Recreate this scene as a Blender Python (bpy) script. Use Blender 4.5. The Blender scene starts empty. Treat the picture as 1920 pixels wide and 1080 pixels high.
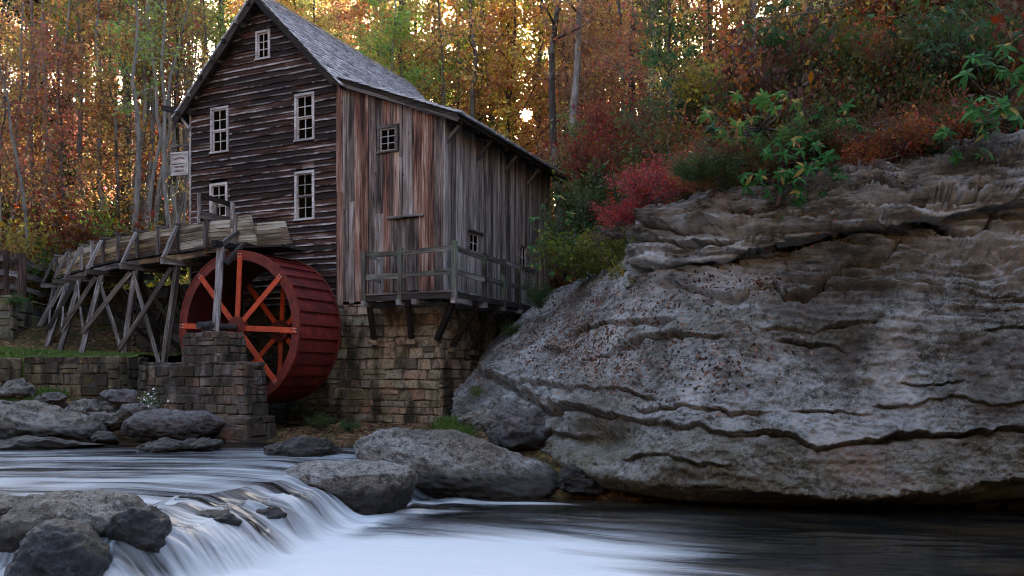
import bpy, bmesh, math, random
import numpy as np
from mathutils import Vector, Matrix

random.seed(7); rng = np.random.default_rng(7)
sc = bpy.context.scene
COL = sc.collection

# ------------------------------------------------------------------ camera, sky, sun, exposure
EYE = 0.0
cam_d = bpy.data.cameras.new('camera'); cam = bpy.data.objects.new('camera', cam_d); COL.objects.link(cam)
cam.location = (0, 0, EYE); cam.rotation_euler = (math.radians(90), 0, 0)
cam_d.sensor_width = 36.0; cam_d.lens = 36.0 * 1567 / 1920
cam_d.shift_y = 160 / 1920
cam_d.clip_start = 0.1; cam_d.clip_end = 3000
sc.camera = cam

SUN_EL, SUN_AZ = 17.2, 1.0          # elevation, degrees right of the view direction
world = bpy.data.worlds.new('World'); sc.world = world; world.use_nodes = True
wn = world.node_tree.nodes; wl = world.node_tree.links
sky = wn.new('ShaderNodeTexSky'); sky.sky_type = 'NISHITA'; sky.sun_disc = False
sky.sun_elevation = math.radians(SUN_EL); sky.sun_rotation = math.radians(SUN_AZ)
sky.air_density = 0.75; sky.dust_density = 4.0; sky.ozone_density = 0.0
wn['Background'].inputs['Strength'].default_value = 0.15
wl.new(sky.outputs['Color'], wn['Background'].inputs['Color'])

sun_d = bpy.data.lights.new('sun_lamp', 'SUN'); sun_o = bpy.data.objects.new('sun_lamp', sun_d); COL.objects.link(sun_o)
sun_d.energy = 5.0; sun_d.angle = math.radians(0.6); sun_d.color = (1.0, 0.86, 0.66)
lamp_az, lamp_el = math.radians(SUN_AZ + 2.2), math.radians(SUN_EL + 1.2)      # just clear of the visible disc, which would otherwise shade the whole scene
ldir = Vector((math.sin(lamp_az) * math.cos(lamp_el), math.cos(lamp_az) * math.cos(lamp_el), math.sin(lamp_el)))
sdir = Vector((math.sin(math.radians(SUN_AZ)) * math.cos(math.radians(SUN_EL)), math.cos(math.radians(SUN_AZ)) * math.cos(math.radians(SUN_EL)), math.sin(math.radians(SUN_EL))))
sun_o.rotation_euler = ldir.to_track_quat('Z', 'Y').to_euler()

sc.render.engine = 'CYCLES'
sc.view_settings.view_transform = 'Standard'; sc.view_settings.look = 'None'
sc.view_settings.gamma = 1.0; sc.view_settings.use_curve_mapping = False
sc.view_settings.exposure = 3.3
sc.view_settings.use_white_balance = True; sc.view_settings.white_balance_temperature = 6700; sc.view_settings.white_balance_tint = 8
sc.cycles.max_bounces = 6; sc.cycles.diffuse_bounces = 3; sc.cycles.glossy_bounces = 2
sc.cycles.transmission_bounces = 3; sc.cycles.transparent_max_bounces = 4
sc.cycles.use_denoising = True; sc.cycles.filter_width = 1.1
sc.cycles.caustics_reflective = False; sc.cycles.caustics_refractive = False

F = 1567.0
def P(px, py, Y):                     # photograph direction at depth Y -> world point (used only to survey real positions)
    return Vector(((px - 960) / F * Y, Y, (700 - py) / F * Y))

# ------------------------------------------------------------------ numpy noise
_perm = np.random.default_rng(3).permutation(4096).astype(np.int64)
_grad = np.random.default_rng(4).uniform(-1, 1, 4096)
def vnoise(x, y, z=0.0):
    x = np.asarray(x, float); y = np.asarray(y, float); z = np.asarray(z, float) + 0 * x
    xi = np.floor(x).astype(np.int64); yi = np.floor(y).astype(np.int64); zi = np.floor(z).astype(np.int64)
    fx = x - xi; fy = y - yi; fz = z - zi
    fx = fx * fx * fx * (fx * (fx * 6 - 15) + 10); fy = fy * fy * fy * (fy * (fy * 6 - 15) + 10); fz = fz * fz * fz * (fz * (fz * 6 - 15) + 10)
    def h(a, b, c):
        return _grad[_perm[(_perm[(_perm[a & 4095] + b) & 4095] + c) & 4095]]
    r = 0
    for dx in (0, 1):
        for dy in (0, 1):
            for dz in (0, 1):
                w = (fx if dx else 1 - fx) * (fy if dy else 1 - fy) * (fz if dz else 1 - fz)
                r = r + w * h(xi + dx, yi + dy, zi + dz)
    return r
def fbm(x, y, z=0.0, o=4, lac=2.1, g=0.5):
    r = 0; a = 1.0; s = 1.0
    for i in range(o):
        r = r + a * vnoise(np.asarray(x) * s + 17.3 * i, np.asarray(y) * s - 9.1 * i, np.asarray(z) * s + 4.7 * i)
        a *= g; s *= lac
    return r
def sstep(a, b, x):
    t = np.clip((x - a) / (b - a), 0, 1); return t * t * (3 - 2 * t)

# ------------------------------------------------------------------ object helpers
def tag(o, label=None, cat=None, group=None, kind=None):
    if label: o['label'] = label
    if cat: o['category'] = cat
    if group: o['group'] = group
    if kind: o['kind'] = kind
    return o
def thing(name, label, cat, loc=(0, 0, 0), rz=0.0, group=None):
    o = bpy.data.objects.new(name, None); COL.objects.link(o)
    o.location = loc; o.rotation_euler = (0, 0, rz); o.empty_display_size = 0.2
    return tag(o, label, cat, group)
def link(name, me, parent=None, mat=None, M=None, kind=None):
    o = bpy.data.objects.new(name, me); COL.objects.link(o)
    if mat is not None and len(me.materials) == 0: me.materials.append(mat)
    if parent is not None: o.parent = parent
    if M is not None: o.matrix_basis = M
    if kind: o['kind'] = kind
    return o
def mesh_np(name, V, Fq, smooth=False, n=4):
    V = np.asarray(V, np.float32).reshape(-1, 3); Fq = np.asarray(Fq, np.int32).reshape(-1, n)
    me = bpy.data.meshes.new(name)
    me.vertices.add(len(V)); me.vertices.foreach_set('co', V.ravel())
    me.loops.add(Fq.size); me.loops.foreach_set('vertex_index', Fq.ravel())
    me.polygons.add(len(Fq)); me.polygons.foreach_set('loop_start', np.arange(0, Fq.size, n, dtype=np.int32))
    me.polygons.foreach_set('loop_total', np.full(len(Fq), n, np.int32))
    if smooth: me.polygons.foreach_set('use_smooth', np.ones(len(Fq), bool))
    me.update(calc_edges=True); me.validate()
    return me
def grid_faces(nu, nv, wrap=False):
    i = np.arange(nu - (0 if wrap else 1)); j = np.arange(nv - 1)
    I, J = np.meshgrid(i, j, indexing='ij'); I2 = (I + 1) % nu
    return np.stack([I * nv + J, I2 * nv + J, I2 * nv + J + 1, I * nv + J + 1], -1).reshape(-1, 4)

class MB:
    def __init__(s): s.v = []; s.f = []
    def add(s, V, Fs):
        n = len(s.v); s.v += [tuple(p) for p in V]; s.f += [tuple(n + i for i in f) for f in Fs]
    def box(s, a, b):
        x0, y0, z0 = a; x1, y1, z1 = b
        s.add([(x0, y0, z0), (x1, y0, z0), (x1, y1, z0), (x0, y1, z0), (x0, y0, z1), (x1, y0, z1), (x1, y1, z1), (x0, y1, z1)],
              [(0, 3, 2, 1), (4, 5, 6, 7), (0, 1, 5, 4), (1, 2, 6, 5), (2, 3, 7, 6), (3, 0, 4, 7)])
    def beam(s, p0, p1, w, h, up=(0, 0, 1)):
        p0 = Vector(p0); p1 = Vector(p1); d = (p1 - p0).normalized(); u = Vector(up)
        sd = d.cross(u)
        if sd.length < 1e-4: sd = d.cross(Vector((0, 1, 0)))
        sd.normalize(); u = sd.cross(d)
        V = [p + sd * a * w / 2 + u * b * h / 2 for p in (p0, p1) for a, b in ((-1, -1), (1, -1), (1, 1), (-1, 1))]
        s.add(V, [(0, 1, 2, 3), (7, 6, 5, 4), (0, 4, 5, 1), (1, 5, 6, 2), (2, 6, 7, 3), (3, 7, 4, 0)])
    def tube(s, pts, rad, n=7, cap=True):
        pts = [Vector(p) for p in pts]; base = len(s.v); ref = Vector((0.3, 0.9, 0.2))
        for i, p in enumerate(pts):
            d = (pts[min(i + 1, len(pts) - 1)] - pts[max(i - 1, 0)]).normalized()
            a = d.cross(ref)
            if a.length < 1e-3: a = d.cross(Vector((1, 0, 0)))
            a.normalize(); b = d.cross(a); r = rad[i] if hasattr(rad, '__len__') else rad
            for k in range(n):
                t = 2 * math.pi * k / n; s.v.append(tuple(p + a * math.cos(t) * r + b * math.sin(t) * r))
        for i in range(len(pts) - 1):
            for k in range(n):
                k2 = (k + 1) % n; q = base + i * n
                s.f.append((q + k, q + n + k, q + n + k2, q + k2))
        if cap:
            s.f.append(tuple(base + k for k in range(n))); s.f.append(tuple(base + (len(pts) - 1) * n + k for k in reversed(range(n))))
    def mesh(s, name, smooth=False):
        me = bpy.data.meshes.new(name); me.from_pydata(s.v, [], s.f); me.update()
        if smooth: me.polygons.foreach_set('use_smooth', [True] * len(me.polygons))
        return me
    def build(s, name, mat, parent=None, smooth=False, kind=None, M=None):
        return link(name, s.mesh(name, smooth), parent, mat, M, kind)

def plank_mesh(L, w, h, seg=4, jit=0.006, sag=0.0, taper=0.0):
    """timber along +X from 0 to L, width w (Y), height h (Z), worn and slightly crooked"""
    V = []; n = seg + 1
    for i in range(n):
        x = L * i / seg; oy = random.gauss(0, jit); oz = random.gauss(0, jit) - sag * math.sin(math.pi * i / seg)
        k = 1 - taper * i / seg
        e = random.uniform(-1, 1) * jit * 0.5
        xx = x + (random.uniform(-1, 1) * jit * 2 if i in (0, seg) else 0)
        for a, b in ((-1, -1), (1, -1), (1, 1), (-1, 1)):
            V.append((xx, oy + a * (w / 2 * k + e), oz + b * (h / 2 * k + e)))
    Fs = [(0, 3, 2, 1), tuple(seg * 4 + q for q in (0, 1, 2, 3))]
    for i in range(seg):
        for k in range(4):
            k2 = (k + 1) % 4; Fs.append((i * 4 + k, i * 4 + k2, i * 4 + 4 + k2, i * 4 + 4 + k))
    me = bpy.data.meshes.new('plank'); me.from_pydata(V, [], Fs); me.update(); return me
def timber(name, p0, p1, w, h, parent, mat, up=(0, 0, 1), seg=4, jit=0.006, sag=0.0, taper=0.0):
    p0 = Vector(p0); p1 = Vector(p1); d = (p1 - p0); L = d.length; d.normalize(); u = Vector(up)
    sd = u.cross(d)
    if sd.length < 1e-4: sd = Vector((0, 1, 0)).cross(d)
    sd.normalize(); u = d.cross(sd)
    M = Matrix(((d.x, sd.x, u.x, p0.x), (d.y, sd.y, u.y, p0.y), (d.z, sd.z, u.z, p0.z), (0, 0, 0, 1)))
    return link(name, plank_mesh(L, w, h, seg, jit, sag, taper), parent, mat, M)

# ------------------------------------------------------------------ material helpers
class NT:
    def __init__(s, name):
        s.m = bpy.data.materials.new(name); s.m.use_nodes = True; s.t = s.m.node_tree; s.n = s.t.nodes; s.l = s.t.links
        s.b = s.n['Principled BSDF']; s.out = s.n['Material Output']
    def new(s, t, **kw):
        nd = s.n.new(t)
        for k, v in kw.items(): setattr(nd, k, v)
        return nd
    def put(s, sock, v):
        if isinstance(v, bpy.types.NodeSocket): s.l.new(v, sock)
        elif isinstance(v, (tuple, list)) and len(v) == 3 and sock.type == 'RGBA': sock.default_value = (*v, 1)
        else: sock.default_value = v
    def math(s, op, a, b=0.0, c=None, clamp=False):
        nd = s.new('ShaderNodeMath', operation=op); nd.use_clamp = clamp
        s.put(nd.inputs[0], a); s.put(nd.inputs[1], b)
        if c is not None: s.put(nd.inputs[2], c)
        return nd.outputs[0]
    def vmath(s, op, a, b):
        nd = s.new('ShaderNodeVectorMath', operation=op); s.put(nd.inputs[0], a); s.put(nd.inputs[1], b); return nd.outputs[0]
    def mix(s, f, a, b, blend='MIX'):
        nd = s.new('ShaderNodeMix', data_type='RGBA', blend_type=blend)
        s.put(nd.inputs[0], f); s.put(nd.inputs[6], a); s.put(nd.inputs[7], b); return nd.outputs[2]
    def noise(s, vec, scale=5.0, detail=4.0, rough=0.6, dist=0.0):
        nd = s.new('ShaderNodeTexNoise'); s.put(nd.inputs['Vector'], vec); s.put(nd.inputs['Scale'], scale)
        nd.inputs['Detail'].default_value = detail; nd.inputs['Roughness'].default_value = rough; nd.inputs['Distortion'].default_value = dist
        return nd.outputs['Fac']
    def voro(s, vec, scale=5.0, feature='F1', out='Distance', rnd=1.0):
        nd = s.new('ShaderNodeTexVoronoi', feature=feature); s.put(nd.inputs['Vector'], vec); nd.inputs['Scale'].default_value = scale
        nd.inputs['Randomness'].default_value = rnd
        return nd.outputs[out]
    def ramp(s, f, stops, interp='LINEAR'):
        nd = s.new('ShaderNodeValToRGB'); cr = nd.color_ramp; cr.interpolation = interp
        while len(cr.elements) < len(stops): cr.elements.new(0.5)
        for e, (p, c) in zip(cr.elements, stops):
            e.position = p; e.color = (c, c, c, 1) if not hasattr(c, '__len__') else (*c, 1)
        s.put(nd.inputs[0], f); return nd.outputs[0]
    def range(s, f, a, b, c=0.0, d=1.0):
        nd = s.new('ShaderNodeMapRange'); s.put(nd.inputs[0], f)
        for i, v in enumerate((a, b, c, d)): nd.inputs[i + 1].default_value = v
        return nd.outputs[0]
    def mapping(s, vec, scale=(1, 1, 1), rot=(0, 0, 0), loc=(0, 0, 0)):
        nd = s.new('ShaderNodeMapping'); s.put(nd.inputs[0], vec); nd.inputs['Scale'].default_value = scale
        nd.inputs['Rotation'].default_value = rot; nd.inputs['Location'].default_value = loc; return nd.outputs[0]
    def pos(s): return s.new('ShaderNodeNewGeometry').outputs['Position']
    def obj(s): return s.new('ShaderNodeTexCoord').outputs['Object']
    def rand(s): return s.new('ShaderNodeObjectInfo').outputs['Random']
    def island(s): return s.new('ShaderNodeNewGeometry').outputs['Random Per Island']
    def sep(s, v):
        nd = s.new('ShaderNodeSeparateXYZ'); s.put(nd.inputs[0], v); return nd.outputs
    def comb(s, x, y, z):
        nd = s.new('ShaderNodeCombineXYZ'); s.put(nd.inputs[0], x); s.put(nd.inputs[1], y); s.put(nd.inputs[2], z); return nd.outputs[0]
    def bump(s, h, strength=0.5, dist=0.02):
        nd = s.new('ShaderNodeBump'); s.put(nd.inputs['Height'], h); nd.inputs['Strength'].default_value = strength; nd.inputs['Distance'].default_value = dist
        s.l.new(nd.outputs[0], s.b.inputs['Normal'])
    def done(s, color, rough=0.8, spec=0.3):
        s.put(s.b.inputs['Base Color'], color); s.put(s.b.inputs['Roughness'], rough); s.put(s.b.inputs['Specular IOR Level'], spec)
        return s.m

def wood(name, dark, mid, light, lo=0.38, hi=0.66, along=1.3, across=26, moss=None, bands=0.5, rough=0.85, lip=None):
    """weathered timber: grain runs along each piece's own X axis"""
    t = NT(name); r = t.rand()
    v = t.vmath('ADD', t.obj(), t.comb(t.math('MULTIPLY', r, 37.0), t.math('MULTIPLY', r, 91.0), t.math('MULTIPLY', r, 53.0)))
    g = t.noise(t.mapping(v, (along, across, across)), 1.0, 6, 0.65, 0.4)
    big = t.noise(t.mapping(v, (0.55, 3.5, 3.5)), 1.0, 3, 0.6)
    f = t.math('ADD', t.math('MULTIPLY', g, 1 - bands), t.math('MULTIPLY', big, bands))
    f = t.math('ADD', f, t.math('MULTIPLY', t.math('SUBTRACT', r, 0.5), 0.16))
    c = t.ramp(f, [(0.0, dark), (lo, dark), ((lo + hi) / 2, mid), (hi, light), (1.0, light)])
    crk = t.noise(t.mapping(v, (0.8, 60, 60)), 1.0, 3, 0.5)
    c = t.mix(t.range(crk, 0.42, 0.35), c, tuple(k * 0.25 for k in dark))
    kn = t.voro(t.mapping(v, (1.5, 5, 5)), 1.0); c = t.mix(t.range(kn, 0.10, 0.05, 0, 0.8), c, tuple(k * 0.5 for k in dark))
    if lip:
        zz = t.sep(t.obj())[2]; lw = t.noise(t.mapping(v, (0.9, 2, 2)), 1.0, 5, 0.7)
        c = t.mix(t.math('MULTIPLY', t.range(t.math('ADD', zz, t.math('MULTIPLY', t.math('SUBTRACT', g, 0.5), 0.05)), 0.050, 0.022), t.math('MULTIPLY', t.range(lw, 0.44, 0.60, 0.0, 1.0), t.range(r, 0.1, 0.6, 0.2, 1.0))), c, lip)
    if moss:
        mm = t.noise(t.pos(), 1.7, 4, 0.6)
        c = t.mix(t.range(mm, 0.52, 0.62, 0, 0.75), c, moss)
    t.bump(t.math('ADD', g, t.math('MULTIPLY', crk, 0.6)), 0.6, 0.015)
    return t.done(c, rough, 0.25)

M = {}
M['clap'] = wood('weathered_clapboard', (0.010, 0.005, 0.004), (0.065, 0.026, 0.017), (0.32, 0.28, 0.27), 0.48, 0.72, 0.8, 26, bands=0.42, lip=(0.42, 0.39, 0.39))
M['board_red'] = wood('reddish_board', (0.03, 0.012, 0.010), (0.20, 0.10, 0.07), (0.48, 0.37, 0.31), 0.40, 0.66, 0.9, 26, bands=0.45)
M['board_grey'] = wood('blue_grey_board', (0.03, 0.022, 0.02), (0.16, 0.125, 0.11), (0.40, 0.36, 0.35), 0.39, 0.66, 0.9, 24, bands=0.5)
M['board_side'] = wood('skylit_blue_grey_board', (0.06, 0.05, 0.05), (0.24, 0.215, 0.21), (0.46, 0.44, 0.45), 0.37, 0.64, 0.9, 24, bands=0.45)  # paler board copy: sky light on the side wall put into the colour
M['timber'] = wood('grey_timber', (0.035, 0.03, 0.028), (0.13, 0.115, 0.11), (0.36, 0.35, 0.35), 0.36, 0.68, 1.2, 24)
M['rail'] = wood('greenish_rail_timber', (0.03, 0.028, 0.024), (0.10, 0.095, 0.08), (0.26, 0.26, 0.23), 0.38, 0.68, 1.2, 24, moss=(0.10, 0.13, 0.085))
M['trough'] = wood('flume_plank', (0.06, 0.04, 0.025), (0.22, 0.185, 0.13), (0.42, 0.40, 0.35), 0.38, 0.62, 0.7, 18, bands=0.5)
M['trough_low'] = wood('flume_low_plank', (0.04, 0.022, 0.013), (0.17, 0.11, 0.055), (0.36, 0.28, 0.15), 0.42, 0.64, 0.5, 14, bands=0.55)
M['leg'] = wood('brown_grey_trestle_timber', (0.025, 0.02, 0.017), (0.11, 0.092, 0.08), (0.36, 0.33, 0.31), 0.40, 0.70, 1.2, 24)
M['dark_timber'] = wood('dark_old_timber', (0.012, 0.009, 0.008), (0.04, 0.033, 0.03), (0.15, 0.14, 0.14), 0.42, 0.75, 1.2, 24)
M['frame'] = wood('worn_white_window_frame', (0.13, 0.11, 0.10), (0.34, 0.32, 0.32), (0.58, 0.57, 0.58), 0.30, 0.6, 1.5, 40)
M['shingle'] = None

def shingle_mat():
    t = NT('split_wood_shingle'); r = t.island()
    v = t.vmath('ADD', t.obj(), t.comb(t.math('MULTIPLY', r, 37.0), 0.0, t.math('MULTIPLY', r, 11.0)))
    g = t.noise(t.mapping(v, (30, 2, 2)), 1.0, 4, 0.6)
    f = t.math('ADD', t.math('MULTIPLY', g, 0.55), t.math('MULTIPLY', r, 0.45))
    c = t.ramp(f, [(0.15, (0.22, 0.235, 0.265)), (0.5, (0.40, 0.425, 0.475)), (0.85, (0.58, 0.61, 0.67))])
    t.bump(g, 0.4, 0.01); return t.done(c, 0.8, 0.3)
M['shingle'] = shingle_mat()

def stone_mat(name, cols, stain=0.5, spray_shade=None,  mossc=(0.05, 0.06, 0.02), bright=1.0, zstain=None, moss=0.7):
    t = NT(name); r = t.rand(); p = t.pos()
    n = t.noise(p, 9.0, 6, 0.7); n2 = t.noise(p, 38.0, 4, 0.7)
    c = t.ramp(r, [(i / max(1, len(cols) - 1) * 0.98, c) for i, c in enumerate(cols)])
    c = t.mix(t.range(n, 0.35, 0.7), t.mix(0.0, c, c), t.mix(0.18, c, (0.42, 0.36, 0.28)))
    c = t.mix(t.range(n2, 0.5, 0.40, 0, 0.8), c, (0.03, 0.026, 0.022))
    c = t.mix(t.range(n, 0.47, 0.36, 0, 0.75), c, (0.045, 0.038, 0.03))
    st = t.noise(t.mapping(p, (1.1, 1.1, 0.35)), 1.6, 5, 0.65)
    c = t.mix(t.range(st, 0.66 - stain * 0.35, 0.74 - stain * 0.30, 0, 0.85), c, (0.022, 0.02, 0.014))
    if spray_shade:      # black algae from wheel splash, plus shade under the wheel painted into the wall
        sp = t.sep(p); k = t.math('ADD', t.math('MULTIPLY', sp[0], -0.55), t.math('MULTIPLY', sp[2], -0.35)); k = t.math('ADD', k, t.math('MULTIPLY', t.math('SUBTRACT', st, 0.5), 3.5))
        c = t.mix(t.range(k, *spray_shade, 0, 0.93), c, (0.012, 0.012, 0.008))
    ms = t.noise(p, 2.3, 5, 0.7)
    c = t.mix(t.range(ms, 0.54, 0.68, 0, moss), c, mossc)
    t.bump(t.math('ADD', n, t.math('MULTIPLY', n2, 0.5)), 0.7, 0.03)
    return t.done(c, 0.85, 0.3)
M['foundation'] = stone_mat('ochre_foundation_stone', [(0.16, 0.125, 0.08), (0.38, 0.30, 0.19), (0.24, 0.20, 0.13), (0.50, 0.41, 0.30), (0.26, 0.14, 0.09), (0.42, 0.38, 0.30), (0.15, 0.13, 0.08), (0.34, 0.24, 0.18), (0.09, 0.075, 0.055), (0.28, 0.24, 0.16)], 0.50, mossc=(0.12, 0.10, 0.02), moss=0.4, spray_shade=(1.75, 2.8))
M['pier'] = stone_mat('dark_brown_pier_stone', [(0.07, 0.058, 0.055), (0.15, 0.10, 0.08), (0.075, 0.072, 0.075), (0.24, 0.13, 0.085), (0.10, 0.08, 0.06), (0.11, 0.095, 0.10), (0.20, 0.16, 0.13)], 0.62, mossc=(0.05, 0.05, 0.03), moss=.5)
M['retaining'] = stone_mat('brown_retaining_stone', [(0.08, 0.065, 0.04), (0.17, 0.13, 0.07), (0.10, 0.08, 0.065), (0.23, 0.17, 0.09), (0.12, 0.10, 0.06)], 0.7, mossc=(0.07, 0.075, 0.02))
M['race'] = stone_mat('shade_black_race_stone', [(0.03, 0.026, 0.02), (0.05, 0.042, 0.035), (0.022, 0.02, 0.018)], 0.6, mossc=(0.03, 0.03, 0.012), moss=.4)  # shade of the dark void behind the trestles is put into this colour
M['mossy'] = stone_mat('mossy_block', [(0.13, 0.12, 0.08), (0.10, 0.10, 0.08), (0.15, 0.13, 0.08)], 0.45, mossc=(0.12, 0.14, 0.02), moss=.95)
def plain(name, col, rough=0.8, spec=0.3, metallic=0.0, nscale=8, amt=0.5):
    t = NT(name); n = t.noise(t.pos(), nscale, 5, 0.65)
    c = t.mix(t.range(n, 0.3, 0.7), tuple(k * (1 - amt) for k in col), tuple(min(1, k * (1 + amt)) for k in col))
    t.b.inputs['Metallic'].default_value = metallic; t.bump(n, 0.3, 0.01)
    return t.done(c, rough, spec)
M['mortar'] = plain('pale_mortar', (0.10, 0.09, 0.075), 0.95)
M['mortar_dark'] = plain('dark_mortar', (0.05, 0.047, 0.045), 0.95)
M['black'] = plain('dark_interior', (0.006, 0.005, 0.005), 0.9, 0.1)
M['iron'] = plain('black_iron', (0.045, 0.048, 0.055), 0.5, 0.5, 0.3)
M['bolt'] = plain('pale_bolt', (0.45, 0.42, 0.42), 0.5, 0.5)

def rust(name, a, b, c2, streak=True):
    t = NT(name); r = t.rand(); v = t.vmath('ADD', t.obj(), t.comb(t.math('MULTIPLY', r, 13.0), t.math('MULTIPLY', r, 7.0), 0.0))
    n = t.noise(v, 3.0, 6, 0.7); n2 = t.noise(v, 24.0, 5, 0.7)
    c = t.ramp(t.math('ADD', t.math('MULTIPLY', n, 0.6), t.math('MULTIPLY', n2, 0.4)), [(0.33, a), (0.5, b), (0.68, c2)])
    big = t.noise(t.pos(), 1.6, 5, 0.7); c = t.mix(t.range(big, 0.50, 0.40, 0, 0.8), c, a)
    spk = t.noise(v, 70.0, 3, 0.7); c = t.mix(t.range(spk, 0.54, 0.64, 0, 0.55), c, c2)
    c = t.mix(t.math('MULTIPLY', r, 0.45), c, a)
    t.bump(n2, 0.4, 0.01); return t.done(c, 0.6, 0.35)
M['wheel_rim'] = rust('rusty_red_rim', (0.04, 0.008, 0.008), (0.13, 0.016, 0.013), (0.32, 0.055, 0.025))
M['spoke'] = rust('orange_red_spoke', (0.30, 0.035, 0.015), (0.55, 0.075, 0.025), (0.60, 0.13, 0.045))
M['bucket'] = rust('dull_red_bucket', (0.03, 0.005, 0.006), (0.13, 0.011, 0.013), (0.30, 0.040, 0.022))
M['sole'] = rust('dark_red_sole', (0.03, 0.006, 0.008), (0.07, 0.010, 0.012), (0.12, 0.02, 0.02))

def glass_mat():
    t = NT('dark_window_glass'); n = t.noise(t.pos(), 2.5, 3, 0.6)
    t.bump(n, 0.05, 0.05)
    return t.done(t.mix(t.range(n, 0.4, 0.6), (0.0015, 0.002, 0.0015), (0.006, 0.005, 0.002)), 0.15, 0.0)
M['glass'] = glass_mat()

def leaf_mat(name, trans=0.55, gloss=0.5, spread=0.5, own=None):
    t = NT(name); oi = t.new('ShaderNodeObjectInfo'); isl = t.island()
    base = oi.outputs['Color'] if own is None else own
    hs = t.new('ShaderNodeHueSaturation')
    t.put(hs.inputs['Hue'], t.range(isl, 0, 1, 0.5 - 0.045 * spread * 2, 0.5 + 0.045 * spread * 2))
    fr = t.math('FRACT', t.math('MULTIPLY', isl, 7.31))
    t.put(hs.inputs['Value'], t.range(fr, 0, 1, 1 - 0.55 * spread, 1 + 0.7 * spread))
    t.put(hs.inputs['Saturation'], t.range(t.math('FRACT', t.math('MULTIPLY', isl, 3.77)), 0, 1, 0.8, 1.1))
    t.put(hs.inputs['Color'], base)
    c = hs.outputs[0]
    t.put(t.b.inputs['Base Color'], c); t.b.inputs['Roughness'].default_value = 0.55; t.b.inputs['Specular IOR Level'].default_value = gloss * 0.5
    tr = t.new('ShaderNodeBsdfTranslucent'); t.put(tr.inputs['Color'], c)
    mx = t.new('ShaderNodeMixShader'); mx.inputs[0].default_value = trans
    t.l.new(t.b.outputs[0], mx.inputs[1]); t.l.new(tr.outputs[0], mx.inputs[2]); t.l.new(mx.outputs[0], t.out.inputs['Surface'])
    return t.m
M['leaf'] = leaf_mat('autumn_leaf')
M['rhodo'] = leaf_mat('rhododendron_leaf', 0.3, 0.12, 0.4)
M['litter'] = leaf_mat('fallen_leaf', 0.1, 0.3, 0.8, own=(0.14, 0.06, 0.035, 1))
M['grassblade'] = leaf_mat('grass_blade', 0.3, 0.3, 0.5, own=(0.085, 0.15, 0.03, 1))
def bark_mat():
    t = NT('bark'); oi = t.new('ShaderNodeObjectInfo'); p = t.pos()
    n = t.noise(t.mapping(p, (9, 9, 1.8)), 1.0, 5, 0.7); n2 = t.noise(p, 1.3, 3, 0.6)
    c = t.mix(t.range(n, 0.35, 0.65), t.mix(0.7, oi.outputs['Color'], (0.01, 0.009, 0.008)), oi.outputs['Color'])
    c = t.mix(t.range(n2, 0.52, 0.62, 0, 0.6), c, (0.20, 0.20, 0.17))
    t.bump(n, 0.6, 0.03); return t.done(c, 0.9, 0.2)
M['bark'] = bark_mat()
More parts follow.
